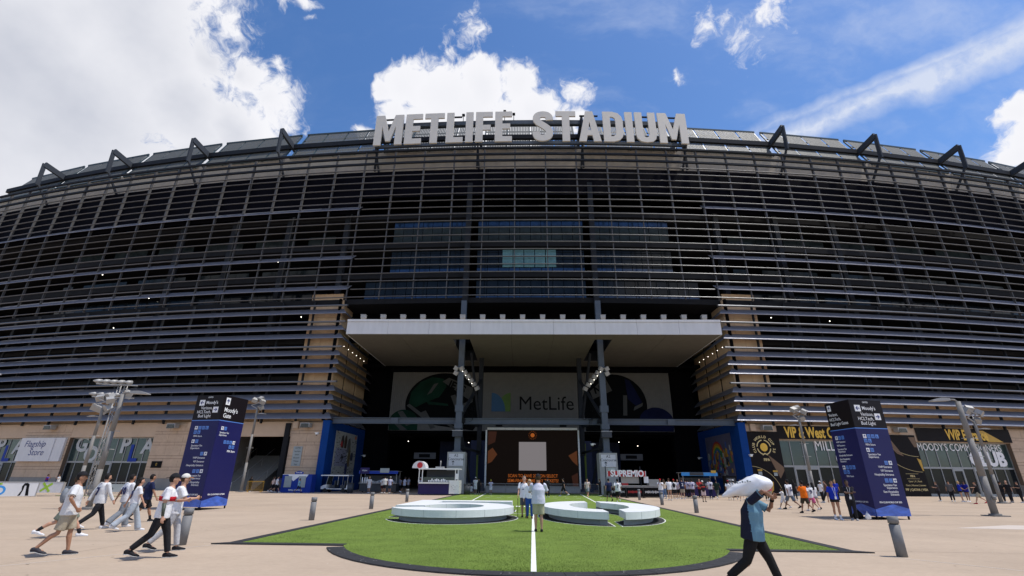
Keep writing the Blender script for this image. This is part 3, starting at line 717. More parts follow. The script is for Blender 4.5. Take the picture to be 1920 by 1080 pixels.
# corrugated mural wall
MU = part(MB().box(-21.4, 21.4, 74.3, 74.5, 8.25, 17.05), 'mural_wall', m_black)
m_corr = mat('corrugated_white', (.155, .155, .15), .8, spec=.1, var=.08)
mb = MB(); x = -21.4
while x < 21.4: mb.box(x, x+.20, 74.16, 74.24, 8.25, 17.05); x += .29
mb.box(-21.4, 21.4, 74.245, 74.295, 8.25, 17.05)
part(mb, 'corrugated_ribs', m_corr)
def mu(poly, m, d=0, name='mural_shape'): return part(MB().prism(poly, 74.10-d, 74.145-d, 'y'), name, m)
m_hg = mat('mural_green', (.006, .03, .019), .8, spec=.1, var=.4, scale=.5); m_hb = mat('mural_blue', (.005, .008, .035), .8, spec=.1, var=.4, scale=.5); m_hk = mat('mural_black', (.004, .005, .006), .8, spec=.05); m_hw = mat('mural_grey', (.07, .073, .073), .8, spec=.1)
def elp(cx, cz, rx, rz, a0=0, a1=360, n=40): return [(cx+rx*cos(R(a0+(a1-a0)*i/n)), cz+rz*sin(R(a0+(a1-a0)*i/n))) for i in range(n+(a1-a0 < 360))]
mu(elp(-13.2, 12.2, 5.9, 4.7, -20, 200)+[(-18.8, 9.6), (-8.6, 8.3), (-7.7, 9.6)], m_hk)
mu([(-18.6, 12.3), (-18.3, 14.0), (-17.0, 15.5), (-15.2, 16.3), (-13.4, 16.0), (-12.9, 14.8), (-14.0, 13.2), (-16.0, 12.4), (-17.6, 11.6)], m_hg, .01)
mu([(-14.9, 15.2), (-14.2, 15.4), (-15.2, 13.9), (-15.9, 13.5)], m_hw, .02); mu([(-11.2, 11.7), (-8.8, 13.0), (-8.8, 12.5), (-11.0, 11.2)], m_hw, .02); mu([(-10.6, 10.0), (-9.0, 9.9), (-9.0, 9.4), (-10.4, 9.4)], m_hw, .02); mu([(-15.9, 12.6), (-12.6, 12.2), (-12.5, 11.9), (-15.6, 12.1)], m_hg, .02)
mu([(-13.6, 15.6), (-12.6, 16.2), (-8.8, 14.6), (-8.8, 13.0), (-9.5, 12.9)], m_hw, .02)
mu([(-12.2, 13.4), (-11.5, 13.6), (-10.0, 10.0), (-10.7, 9.8)], m_hw, .02); mu([(-16.6, 10.9), (-15.9, 11.2), (-14.3, 8.7), (-15.0, 8.5)], m_hw, .02)
mu(elp(-19.2, 9.4, 2.2, 1.9, 0, 180)+[(-21.3, 8.3), (-17.0, 8.3)], m_hg, .015); mu([(-20.2, 11.0), (-19.4, 11.1), (-17.9, 9.2), (-18.7, 8.9)], m_hw, .03)
mu([(-18.9, 11.9), (-18.5, 12.2), (-16.2, 10.6), (-16.1, 9.9)], m_hw, .025); mu([(-19.5, 8.28), (-18.4, 8.28), (-19.8, 9.3), (-20.6, 9.3)], m_hw, .03); mu([(-13.0, 9.4), (-12.4, 9.4), (-10.2, 8.28), (-11.2, 8.28)], m_hw, .03)
o = text('JETS', 1.5, m_hk, ST, (-11.3, 14.04, 14.75), 0, name='mural_lettering', bold=.04, roty=R(22))
mu(elp(12.8, 12.2, 4.9, 4.6, -10, 200)+[(8.3, 8.3), (17.2, 8.3)], m_hk); mu(elp(18.9, 9.6, 2.6, 2.2, 0, 180)+[(16.3, 8.3), (21.3, 8.3)], m_hb, .015)
mu([(14.6, 16.2), (15.4, 15.8), (17.0, 12.6), (16.2, 11.9), (14.9, 13.0)], m_hb, .02); mu([(14.2, 13.6), (14.8, 13.6), (14.6, 10.6), (14.0, 10.6)], m_hw, .02); mu([(9.2, 14.2), (11.6, 16.3), (12.6, 14.3), (9.6, 13.0)], m_hw, .015)
o = text('NY', 1.5, m_hk, ST, (10.8, 14.04, 14.5), 0, name='mural_lettering', bold=.04, roty=-R(14))
mu([(15.8, 11.9), (17.1, 12.5), (17.0, 12.0), (15.6, 11.3)], m_hw, .025)
text('MetLife', 2.9, m_txk, ST, (2.45, 14.12, 12.25), 0, name='mural_lettering', bold=0.0, xs=.97)
mu([(-5.9, 13.9)]+[(-5.9+2.1*sin(R(t*4.5)), 11.1+2.8*cos(R(t*4.5))) for t in range(1, 21)]+[(-5.9, 11.1)], mat('wing_blue', (.01, .07, .16), .6), .01, 'emblem_wing')
mu([(-3.0, 13.9)]+[(-3.0-2.0*sin(R(t*4.5)), 11.1+2.8*cos(R(t*4.5))) for t in range(1, 21)]+[(-3.0, 11.1)], mat('wing_lime', (.06, .13, .01), .6), .005, 'emblem_wing')
for x in (-4.7, 4.9): part(MB().box(x-.5, x+.5, 74.02, 74.15, 8.9, 9.25), 'wall_vent', m_txk)
# horizontal pipes / beams across the entrance
for x0, x1 in ((-25.2, -9.45), (-8.55, 8.55), (9.45, 25.2)):
    b = MB().box(x0, x1, 61.9, 62.0, 8.05, 8.62).box(x0, x1, 61.7, 62.2, 8.62, 8.70).box(x0, x1, 61.7, 62.2, 7.97, 8.05)
    if x0 != -8.55: c = (x0+x1)/2; b.box(c-.45, c+.45, 61.66, 61.69, 7.97, 8.70)
    part(b, 'cross_beam', m_steel)

# canopy
CA = part(MB().box(-22.35, 22.35, 55.05, 57.35, 17.76, 19.3).box(-22.35, -9.85, 57.35, 69.1, 17.76, 19.3).box(-7.75, 7.75, 57.35, 69.1, 17.76, 19.3).box(9.85, 22.35, 57.35, 69.1, 17.76, 19.3).box(-22.35, 22.35, 69.1, 72.6, 17.76, 19.3), 'canopy', m_slab)
n = 9; w = 44.9/n
for i in range(n):
    x0 = -22.45+w*i; MB().box(x0+.012, x0+w-.012, 54.95, 55.04, 17.68, 19.2).build('fascia_panel', m_white, CA)
    MB().box(x0+.012, x0+w-.012, 54.85, 55.3, 19.22, 19.5).build('coping', m_white, CA)
for sg in (-1, 1): MB().box(*sorted((sg*22.36, sg*22.45)), 55.05, 72.6, 17.68, 19.5).build('side_fascia', m_white, CA)
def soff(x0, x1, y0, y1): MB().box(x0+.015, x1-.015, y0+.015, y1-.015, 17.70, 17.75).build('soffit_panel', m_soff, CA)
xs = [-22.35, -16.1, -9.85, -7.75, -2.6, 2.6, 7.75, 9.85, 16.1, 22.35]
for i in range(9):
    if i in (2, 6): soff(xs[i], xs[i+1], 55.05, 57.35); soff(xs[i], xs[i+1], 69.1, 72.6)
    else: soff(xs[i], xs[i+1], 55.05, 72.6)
# roof sun deck: perforated panels, beams and triangular brackets
m_deck = mat('deck_grey', (.085, .09, .088), .65, .0, var=.1); m_teal = mat('deck_teal', (.035, .055, .06), .5)
BS = 16.3
slat = MB()
x = -7.4
while x < 7.4:
    for (y0, z0, y1, z1) in ((2.7, 50.9, 4.2, 54.0), (4.4, 54.5, 6.1, 58.1)):
        if abs((x+7.4) % 3.7) > .3: slat.bar((x, y0, z0), (x, y1, z1), .20, .05)
    x += .27
me_slat = slat.mesh('perforated_sheet', m_deck)
fr = MB()
for y, z, h in ((2.6, 50.7, .16), (4.3, 54.25, .16), (6.2, 58.35, .34)): fr.box(-7.5, 7.5, y-.1, y+.1, z-h/2, z+h/2)
for i in range(5): fr.bar((-7.4+3.7*i, 2.65, 50.6), (-7.4+3.7*i, 6.3, 58.2), .18, .2)
fr.box(-7.5, 7.5, 3.5, 3.7, 52.4, 52.5).box(-7.5, 7.5, 5.3, 5.5, 56.3, 56.4)
me_fr = fr.mesh('deck_frame', m_teal)
bk = MB()
bk.bar((0, .3, 50.2), (0, .1, 54.6), .24, .62, upv=(0, 1, 0)); bk.bar((0, .1, 54.5), (0, 5.4, 53.6), .4, 1.0); bk.bar((0, .3, 50.6), (0, 3.6, 46.4), .25, .3)
bk.bar((0, 4.6, 46.5), (0, 4.6, 53.4), .45, .5, upv=(0, 1, 0)); bk.bar((-.5, 4.6, 46.5), (-.35, 4.2, 52.0), .12, .12)
me_bk = bk.mesh('roof_bracket', mat('bracket_steel', (.036, .043, .055), .6, .0, spec=.25))
for i in range(-6, 6):
    s = (i+.5)*BS; part(me_bk, 'roof_bracket', None, s)
for i in range(-6, 7):
    s = i*BS; part(me_slat, 'perforated_sheet', None, s); part(me_fr, 'deck_frame', None, s)
    part(MB().box(-BS/2+.05, BS/2-.05, 3.55, 4.05, 53.5, 54.3), 'ring_beam', m_dsteel, s)

# big sign on top
SG = empty('rooftop_sign', (0, 59.3, 49.3), 0, 'tall grey block letters of the stadium name standing on the roof edge', 'sign')
H_ = 5.75
def sweep(pts, w):
    l, r = [], []
    for i, p in enumerate(pts):
        a = Vector(pts[max(i-1, 0)]); b = Vector(pts[min(i+1, len(pts)-1)]); d = (b-a).normalized(); n_ = Vector((-d.y, d.x))*w/2
        l.append((p[0]+n_.x, p[1]+n_.y)); r.append((p[0]-n_.x, p[1]-n_.y))
    return l+r[::-1]
def letter_polys(ch):
    t = .27; q = {}
    if ch == 'M': return 1.0*.78, [[(0, 0), (0, 1), (.24, 1), (.39, .45), (.54, 1), (.78, 1), (.78, 0), (.58, 0), (.58, .62), (.45, .12), (.33, .12), (.20, .62), (.20, 0)]]
    if ch == 'E': return .46, [[(0, 0), (0, 1), (.46, 1), (.46, .83), (.2, .83), (.2, .59), (.41, .59), (.41, .42), (.2, .42), (.2, .17), (.46, .17), (.46, 0)]]
    if ch == 'F': return .46, [[(0, 0), (0, 1), (.46, 1), (.46, .83), (.2, .83), (.2, .56), (.41, .56), (.41, .39), (.2, .39), (.2, 0)]]
    if ch == 'T': return .54, [[(.17, 0), (.17, .83), (0, .83), (0, 1), (.54, 1), (.54, .83), (.37, .83), (.37, 0)]]
    if ch == 'L': return .46, [[(0, 0), (0, 1), (.2, 1), (.2, .17), (.46, .17), (.46, 0)]]
    if ch == 'I': return .2, [[(0, 0), (0, 1), (.2, 1), (.2, 0)]]
    if ch == 'A': return .60, [[(0, 0), (.2, 1), (.40, 1), (.60, 0), (.40, 0), (.365, .2), (.235, .2), (.2, 0)], 'hole', [(.26, .36), (.34, .36), (.30, .66)]]
    if ch == 'D': return .54, [[(0, 0), (0, 1), (.26, 1), (.42, .95), (.51, .84), (.54, .7), (.54, .3), (.51, .16), (.42, .05), (.26, 0)], 'hole', [(.2, .17), (.27, .18), (.33, .23), (.34, .32), (.34, .68), (.33, .77), (.27, .82), (.2, .83)]]
    if ch == 'U': return .56, [[(0, 1), (0, .26), (.03, .12), (.12, .03), (.28, 0), (.44, .03), (.53, .12), (.56, .26), (.56, 1), (.36, 1), (.36, .27), (.33, .18), (.28, .16), (.23, .18), (.20, .27), (.20, 1)]]
    if ch == 'S':
        c = [(.46, .70), (.455, .80), (.40, .88), (.28, .905), (.16, .88), (.10, .79), (.11, .69), (.17, .61), (.28, .53), (.39, .44), (.455, .35), (.455, .23), (.41, .14), (.28, .095), (.15, .12), (.10, .2), (.095, .31)]
        pts = []
        for i in range(len(c)-1):
            for j in range(4): pts.append((c[i][0]+(c[i+1][0]-c[i][0])*j/4, c[i][1]+(c[i+1][1]-c[i][1])*j/4))
        pts.append(c[-1])
        for _ in range(3): pts = [pts[0]]+[((pts[i-1][0]+pts[i][0]*2+pts[i+1][0])/4, (pts[i-1][1]+pts[i][1]*2+pts[i+1][1])/4) for i in range(1, len(pts)-1)]+[pts[-1]]
        return .56, [sweep(pts, .195)]
from mathutils.geometry import tessellate_polygon
def letter_mesh(ch, h, d):
    w, ps = letter_polys(ch); ps = [p for p in ps if p != 'hole']; mb = MB()
    loops = [[Vector((x*h, z*h, 0)) for x, z in p] for p in ps]; flatv = [v for l in loops for v in l]; n = len(flatv)
    mb.v = [(v.x, 0, v.y) for v in flatv]+[(v.x, d, v.y) for v in flatv]
    for t in tessellate_polygon(loops): mb.f += [tuple(t), tuple(n+i for i in reversed(t))]
    o = 0
    for l in loops:
        k = len(l)
        for i in range(k): mb.f.append((o+i, o+(i+1) % k, n+o+(i+1) % k, n+o+i))
        o += k
    mb.m = [0]*len(mb.f); mb.sm = [False]*len(mb.f); return w*h, mb
word = 'METLIFE STADIUM'; gap = .20*H_; ws_ = []
for ch in word: ws_.append(.42*H_ if ch == ' ' else letter_polys(ch)[0]*H_)
gaps = (48.9-sum(ws_))/(len(word)-1); s = -24.45; lm = {}
for ch, w in zip(word, ws_):
    if ch != ' ':
        if ch not in lm: lm[ch] = letter_mesh(ch, H_, .26)[1].mesh('letter', [m_letter])
        p, a = cyl(s, -.55, 49.65); place('letter', lm[ch], SG, p-Vector(SG.location), (s+w/2)/RAD)
        mb = MB().box(.05*H_, w-.05*H_, .27, .5, H_*.88, H_*.91)
        place('letter_bracket', mb.mesh('letter_bracket', m_dsteel), SG, p-Vector(SG.location), (s+w/2)/RAD)
    s += w+gaps
def sgpart(mb, name, m): 
    o = mb.build(name, m, SG); o.location = Vector((0, 60, 0))-Vector(SG.location); return o
sgpart(ring(-24.4, 24.4, 0, 0, [(.5, 54.35), (.5, 54.55), (.9, 54.55), (.9, 53.85), (.5, 53.85)]), 'catwalk_beam', m_steel)
sgpart(ring(-24.4, 24.4, 0, 0, [(.5, 50.0), (.5, 50.5), (.9, 50.5), (.9, 50.0)]), 'lower_beam', m_steel)
sgpart(ring(-24.4, 24.4, 0, 0, [(.95, 54.5), (.95, 54.6), (1.9, 54.6), (1.9, 54.5)]), 'catwalk_deck', m_dsteel)
for z in (55.75, 55.2): sgpart(ring(-24.4, 24.4, 0, 0, [(1.9, z), (1.9, z+.06), (1.96, z+.06), (1.96, z)]), 'handrail', m_dsteel)
me_hp = MB().box(-.04, .04, 1.88, 1.98, 54.55, 55.8).mesh('handrail_post', m_dsteel)
me_sp = MB().box(-.14, .14, .9, 1.2, 46, 54.4).mesh('sign_mast', m_dsteel)
for i in range(-8, 9): p, a = cyl(i*3.04); place('handrail_post', me_hp, SG, p-Vector(SG.location), a)
for s in (-24.3, -8.2, 8.2, 24.3): p, a = cyl(s); place('sign_mast', me_sp, SG, p-Vector(SG.location), a)
for s, z, lb in ((-10.9, 56.0, 'slim dark floodlight mast on the rooftop catwalk above the L and I'), (-4.1, 56.0, 'tallest dark camera mast on the rooftop catwalk left of centre'), (-2.6, 56.0, 'short dark sensor mast on the rooftop catwalk near the centre')):
    p, a = cyl(s, 1.9, 55.8); e = empty('rooftop_mast', p, a, lb, 'mast', 'masts on the rooftop catwalk')
    MB().tube([(0, 0, 0), (0, 0, 1.1 if s != -4.1 else 1.7)], .05, n=6).build('pole', m_dsteel, e); MB().box(-.22, .22, -.15, .2, 1.1 if s != -4.1 else 1.7, 1.4 if s != -4.1 else 2.0).build('head', m_txk, e)
# ------------------------------------------------------------------ entrance columns
def column(x, label):
    e = empty('entrance_column', (x, 60.5, 0), 0, label, 'column', 'steel columns carrying the entrance canopy')
    sg = 1 if x > 0 else -1
    MB().box(-1.05, 1.05, -.9, 1.2, 0, 4.55).build('pedestal', mat('pedestal_concrete', (.36, .36, .34), .75, var=.1), e)
    MB().box(-.85, .85, -.96, -.905, 3.0, 4.35).build('notice_board', m_white, e)
    text('A2\nConcourse', .42, m_txk, e, (.0, -.965, 3.95), name='board_lettering')
    MB().box(-.36, -.30, -.975, -.962, 3.1, 3.5).prism([(-.5, 3.42), (-.33, 3.6), (-.16, 3.42), (-.20, 3.38), (-.33, 3.5), (-.46, 3.38)], -.975, -.962, 'y').build('board_arrow', m_txk, e)
    MB().box(-.36, .36, -.35, .35, 4.55, 23.9).build('front_shaft', m_steel, e); MB().box(-.36, .36, .2, .9, 23.9, 43).build('upper_shaft', m_dsteel, e)  # upper shaft is the same column; shade behind the rails put into darker steel
    MB().box(-.52, .52, -.5, .5, 4.55, 4.75).box(-.5, .5, -.42, .42, 9.3, 10.1).box(-.48, .48, -.45, .45, 7.3, 7.9).build('collar', m_steel, e)
    MB().box(sg*-2.0-.3, sg*-2.0+.3, 6.6, 7.2, 4.55, 24).build('rear_shaft', m_dsteel, e)
    b = MB().bar((0, .4, 8.4), (sg*-2.0, 6.6, 14.5), .3, .3).bar((0, .4, 8.2), (sg*-1.2, 4.5, 1.0), .28, .28).bar((sg*-2.0, 6.6, 8.4), (sg*-.9, 3, 17.5), .28, .28).bar((sg*-.2, .3, 8.4), (sg*-1.8, 6.6, 8.4), .35, .5)
    b.bar((sg*-.3, .3, 5.2), (sg*-2, 6.6, 4.9), .25, .25); b.build('brace', m_dsteel, e)
    for i in range(16):
        pass
    cb = MB()
    for i in range(14):
        a = Vector((sg*-random.uniform(.1, 1.9), random.uniform(-.2, 3), random.uniform(8.4, 10.0))); c = a+Vector((random.uniform(-.7, .7), random.uniform(-.3, 1), random.uniform(-.9, .3)))
        cb.tube([a, (a+c)/2+Vector((0, 0, -.25)), c], .025, n=5)
    cb.build('cable_bundle', m_txk, e)
    MB().box(-.6, .6, -.95, -.40, 6.3, 6.95).build('loudspeaker', m_bin, e); MB().box(-.66, .66, -.99, -.955, 6.96, 7.04).build('loudspeaker_hood', m_galv, e)
    return e
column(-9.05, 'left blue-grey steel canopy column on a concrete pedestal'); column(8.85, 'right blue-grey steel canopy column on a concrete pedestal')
# floodlight clusters clamped on the columns
me_fb = MB().box(-.26, .26, -.2, .2, -.24, .24).box(-.21, .21, -.23, -.2, -.19, .19).mesh('lamp_box', [m_galv])
def cluster(x, sg, label):
    e = empty('floodlight_cluster', (x, 60.0, 12.6), 0, label, 'floodlight', 'floodlight clusters on the canopy columns')
    MB().bar((0, 0, 1.9), (sg*-1.9, 2.5, .3), .09, .09).box(-.5, .5, .05, .14, 1.7, 1.8).build('arm', m_dsteel, e)
    for i in range(6): place('lamp_box', me_fb, e, (sg*-(.15+.36*i), -.1+.45*i, 2.0-.42*i), rot=(R(20), R(20*sg), R(25*sg)))
    for dz in (2.0, 1.4): place('lamp_box', me_fb, e, (sg*.55, -.2, dz), rot=(R(20), R(-30*sg), 0))
    for i in range(4): MB().ball((sg*-(.3+.36*i), -.5+.45*i, 1.55-.42*i), .05).build('pilot_lamp', m_glow, e)
cluster(-9.05, 1, 'cluster of grey floodlight boxes on the left canopy column') if False else None
cluster(-9.05, -1, 'cluster of grey floodlight boxes on the left canopy column'); cluster(8.85, 1, 'cluster of grey floodlight boxes on the right canopy column')
# floodlights on the canopy edge
f0 = empty('canopy_floodlight', (-20.8, 55.6, 19.5), 0, 'white box floodlight on the canopy edge', 'floodlight', 'row of box floodlights on the canopy')
MB().box(-.30, .30, -.2, .25, .42, .74).box(-.33, .33, -.24, .28, .74, .80).build('head', m_galv, f0); MB().prism([(-.24, .12), (.24, .12), (.30, .42), (-.30, .42)], -.18, .2, 'y').build('visor', mat('visor_beige', (.33, .29, .24), .5), f0); MB().box(-.05, .05, 0, .1, 0, .15).build('foot', m_dsteel, f0)
N_CAN = 18
for i in range(N_CAN):
    x = -20.8+i*2.45
    lb = 'white box floodlight on the canopy edge, ' + ('at the left end of the row' if i == 0 else 'at the right end of the row' if i == N_CAN-1 else 'second from the left end of the row' if i == 1 else 'second from the right end of the row' if i == N_CAN-2 else '%s in the row counted from the left' % ['', '', 'third', 'fourth', 'fifth', 'sixth', 'seventh', 'eighth', 'ninth', 'tenth', 'eleventh', 'twelfth', 'thirteenth', 'fourteenth', 'fifteenth', 'sixteenth'][i])
    if i == 0: f0['label'] = lb
    else: clone(f0, (x, 55.6, 19.5), 0, lb)
# string of tiny lamps along the canopy sides is part of nothing else: small wall lamps
for sg in (-1, 1):
    for i in range(6):
        part(me_l3, 'hall_lamp', None, world=(sg*24.6, 60.5+i*1.7, 17.6))
# wall floodlights
wf = empty('wall_floodlight', (0, 0, 0), 0, '', 'floodlight', 'box floodlights on the stone wall')
MB().box(-.6, .6, -1.0, -.25, -.32, .22).build('housing', m_galv, wf); MB().prism([(-.55, -.38), (.55, -.38), (.45, .12), (-.45, .12)], -1.06, -1.0, 'y').build('lens', mat('lens_dark', (.06, .06, .05), .3), wf); MB().box(-.1, .1, -.3, 0, -.1, .1).build('bracket', m_dsteel, wf)
fl = [(-28.4, 'just left of the blue entrance wall'), (-46.8, 'behind the left pylon'), (-66.2, 'above the white store sign'), (28.9, 'above the round emblem banner'), (46.6, 'above the sponsor banner, right of the right pylon')]
for i, (s, w) in enumerate(fl):
    p, a = cyl(s, OFF, 7.75); lb = 'grey box floodlight on the stone wall ' + w
    if i == 0: wf.location = p; wf.rotation_euler = (0, 0, a); wf['label'] = lb
    else: clone(wf, p, a, lb)
for s, lb in ((-30.0, 'beige junction box high on the pier left of the blue wall'), (-44.6, 'beige junction box high on the pier behind the left pylon'), (27.4, 'beige junction box above the emblem banner'), (45.3, 'beige junction box above the sponsor banner')):
    p, a = cyl(s, OFF, 7.35); e = empty('junction_box', p, a, lb, 'junction box'); MB().box(-.35, .35, -.3, 0, 0, .85).build('case', m_lintel, e); MB().box(-.3, .3, -.32, -.305, .05, .8).build('cover', m_lintel, e)
# cctv cameras
def cctv(loc, rz, lb):
    e = empty('security_camera', loc, rz, lb, 'camera', 'white security cameras on the walls')
    MB().box(-.06, .06, -.35, 0, .05, .12).build('arm', m_cwhite, e); MB().ball((0, -.45, 0), .2, .2, .14, 10, 6).box(-.2, .2, -.62, -.28, .08, .16).build('housing', m_cwhite, e); MB().ball((0, -.45, -.1), .11, .11, .12, 8, 5).build('dome', m_txk, e)
cctv((-26.5, 61.1, 6.6), 0, 'white security camera on the stone pier left of the left blue wall'); cctv((26.0, 61.1, 4.4), 0, 'white security camera at the corner of the right blue wall'); cctv((7.6, 60.6, 5.5), -1.2, 'white dome camera hanging beside the right canopy column'); cctv((-25.1, 74.5, 4.6), 1.5, 'white security camera deep on the left blue wall'); cctv((25.1, 74.5, 4.6), -1.5, 'white security camera deep on the right blue wall')
def plaque(s, z, w, h, m, lb, lines=0, txt=None):
    p, a = cyl(s, OFF-.02, z); e = empty('wall_plaque', p, a, lb, 'sign'); MB().box(-w/2, w/2, -.04, 0, 0, h).build('panel', m, e)
    if txt:
        n = len(txt); join_texts([(t, h/n*.62, (0, -.045, h-(i+.5)*h/n), dict()) for i, t in enumerate(txt)], m_txk if m is not m_txk else m_amber, e, 'plaque_lettering')
m_plq = mat('plaque_grey', (.30, .34, .35), .5)
plaque(-29.3, 2.9, 1.15, 2.3, m_plq, 'tall pale grey directory plaque on the pier left of the blue wall', txt=['GATES', 'Sections', 'Suites', 'Elevator', 'Tickets', 'Exit'])
plaque(-43.2, 3.3, 1.2, 1.2, m_plq, 'square pale grey plaque on the pier just left of the left pylon', txt=['GATE', 'Stadium', 'Entry'])
plaque(-48.3, 2.6, 1.5, .8, m_txk, 'small black plaque on the left stone pier', txt=['0'])

# poster and painting on the blue side walls
def onwall(sg, name, cat, lb):
    return empty(name, (sg*25.2, 68, 0), 0, lb, cat)
def wq(e, sg, poly, d, m, name):  # polygon given as (y, z) on the side wall
    return MB().prism([(y-68, z) for y, z in poly], *sorted((sg*-(.03+d), sg*-(.0+d*.5))), axis='x').build(name, m, e)
PL = onwall(-1, 'wall_poster', 'poster', 'pale poster of small print and figures on the left blue wall')
mg = lambda n, c: mat('poster_'+n, c, .6, var=.25, scale=3)
wq(PL, -1, [(63.6, 1.9), (72.0, 1.9), (72.0, 7.3), (63.6, 7.3)], 0, mg('ground', (.34, .35, .34)), 'sheet')
wq(PL, -1, [(64.2, 3.0), (68.3, 3.0), (68.3, 5.2), (64.2, 5.2)], .02, mg('lilac', (.23, .24, .33)), 'panel')
for i, (y, z, w, h, c) in enumerate([(66.2, 5.3, 1.1, 1.6, (.03, .03, .03)), (67.4, 5.3, 1.0, 1.7, (.05, .03, .02)), (68.8, 4.8, 1.2, 1.9, (.09, .09, .09)), (69.3, 3.0, .9, 2.6, (.12, .09, .04)), (65.9, 5.4, .6, .8, (.35, .03, .03)), (70.4, 3.8, .9, 1.1, (.02, .025, .06)), (68.6, 2.0, .8, 1.5, (.02, .03, .12)), (71.3, 6.7, .5, .4, (.5, .10, .02))]):
    wq(PL, -1, [(y-w*.35, z), (y+w*.4, z), (y+w*.5, z+h*.6), (y+w*.15, z+h), (y-w*.3, z+h*.9), (y-w*.5, z+h*.5)], .03+.006*i, mg('shape%d' % i, c), 'figure_shape')
tx = MB()
random.seed(3)
for i in range(210):
    y = random.uniform(63.7, 71.8); z = 2.0+.2*random.randint(0, 26)
    if 65.4 < y < 70 and z > 5: continue
    w = random.uniform(.1, .4); tx.box(.052, .056, y-68, min(y+w, 71.9)-68, z, z+.08)
tx.build('small_print', m_txk, PL)
tx = MB().bar((.08, 66.0-68, 4.0), (.08, 68.1-68, 4.3), .02, .1).bar((.08, 66.2-68, 4.4), (.08, 66.6-68, 3.6), .02, .1).bar((.08, 66.7-68, 4.4), (.08, 67.0-68, 3.8), .02, .1).build('scrawl', m_txk, PL)
PR = onwall(1, 'wall_painting', 'painting', 'colourful painting with a rainbow arch over a crowd on the right blue wall')
wq(PR, 1, [(63.8, 1.9), (72.6, 1.9), (72.6, 7.3), (63.8, 7.3)], 0, mat('paint_ground', (.06, .08, .16), .6, var=.3, scale=1, col2=(.12, .10, .15)), 'canvas')
for i, c in enumerate([(.35, .03, .02), (.45, .16, .02), (.45, .35, .03), (.05, .25, .06), (.02, .10, .35)]):
    r1 = 2.35-.2*i; wq(PR, 1, [(68.6+r1*cos(R(t*9)), 3.6+r1*1.25*sin(R(t*9))) for t in range(21)]+[(68.6+(r1-.19)*cos(R(t*9)), 3.6+(r1-.19)*1.25*sin(R(t*9))) for t in range(20, -1, -1)], .02, mat('rainbow%d' % i, c, .6), 'rainbow_band')
random.seed(5)
for i in range(70):
    y = random.uniform(64.1, 72.2); z = random.uniform(2.1, 4.6 if y > 66 else 5.4); w = random.uniform(.15, .35); h = random.uniform(.3, .9)
    c = random.choice([(.35, .04, .03), (.40, .22, .02), (.05, .20, .06), (.04, .10, .30), (.30, .30, .28), (.02, .02, .02), (.28, .08, .04)])
    wq(PR, 1, [(y-w, z), (y+w, z), (y+w*.7, z+h), (y, z+h*1.25), (y-w*.7, z+h)], .03+.0012*i, mat('daub%d%d' % (int(c[0]*100), int(c[2]*100)), c, .6), 'painted_figure')

# screen
SC = empty('video_screen', (0, 64, 0), 0, 'large dark video screen in a white frame below the corrugated wall', 'screen')
MB().box(-5.85, 5.75, 0, .5, .5, 7.72).build('cabinet', m_txk, SC)
for i in range(10):
    x = -5.85+1.16*i; MB().box(x+.01, x+1.15, -.12, .5, 7.5, 7.78).build('frame_piece', m_white, SC)
for i in range(5):
    z = .5+1.4*i
    for x in (-6.05, 5.76): MB().box(x, x+.2, -.12, .5, z+.01, z+1.39).build('frame_piece', m_white, SC)
m_scr = emis('screen_black', (.005, .0032, .0025), 1.0); m_scro = emis('screen_orange', (.55, .14, .025), .55); m_scrb = emis('screen_brown', (.10, .035, .015), .7); m_scrw = emis('screen_grey', (.22, .20, .205), .85)
MB().box(-5.8, 5.7, -.05, -.01, .55, 7.45).build('display', m_scr, SC)
for q in ([(-5.7, 4.9), (-5.1, 5.3), (-4.5, 4.5), (-5.2, 3.6), (-5.7, 3.4)], [(5.6, 5.0), (4.5, 4.4), (5.0, 3.7), (5.6, 3.2)]): MB().prism(q, -.062, -.052, 'y').build('display_diamond', m_scrb, SC)
for q in ([(-5.7, 7.3), (-4.6, 7.3), (-4.8, 6.0), (-5.7, 5.6)], [(5.0, .7), (5.6, .7), (5.6, 2.4), (4.8, 2.0)]): MB().prism(q, -.062, -.052, 'y').build('display_shape', emis('screen_dim', (.03, .012, .008), 1), SC)
MB().prism([(.26*cos(t*pi/8), 6.85+.26*sin(t*pi/8)) for t in range(16)], -.064, -.052, 'y').build('display_emblem', m_scro, SC)
mb = MB()
for t in range(14): a = t*2*pi/14; mb.box(.48*cos(a)-.03, .48*cos(a)+.03, -.064, -.052, 6.85+.48*sin(a)-.03, 6.85+.48*sin(a)+.03)
mb.build('display_emblem_dots', m_scro, SC)
MB().box(-1.75, 1.7, -.064, -.052, 2.62, 6.02).build('display_card', m_scrw, SC)
join_texts([('SCAN TO SAVE 20% ON SELECT', .52, (0, -.055, 1.98), dict(bold=.008, xs=.84)), ('SEMI-FINAL GAME DAY TICKETS!', .52, (0, -.055, 1.42), dict(bold=.008, xs=.84))], m_scro, SC, 'display_lettering')

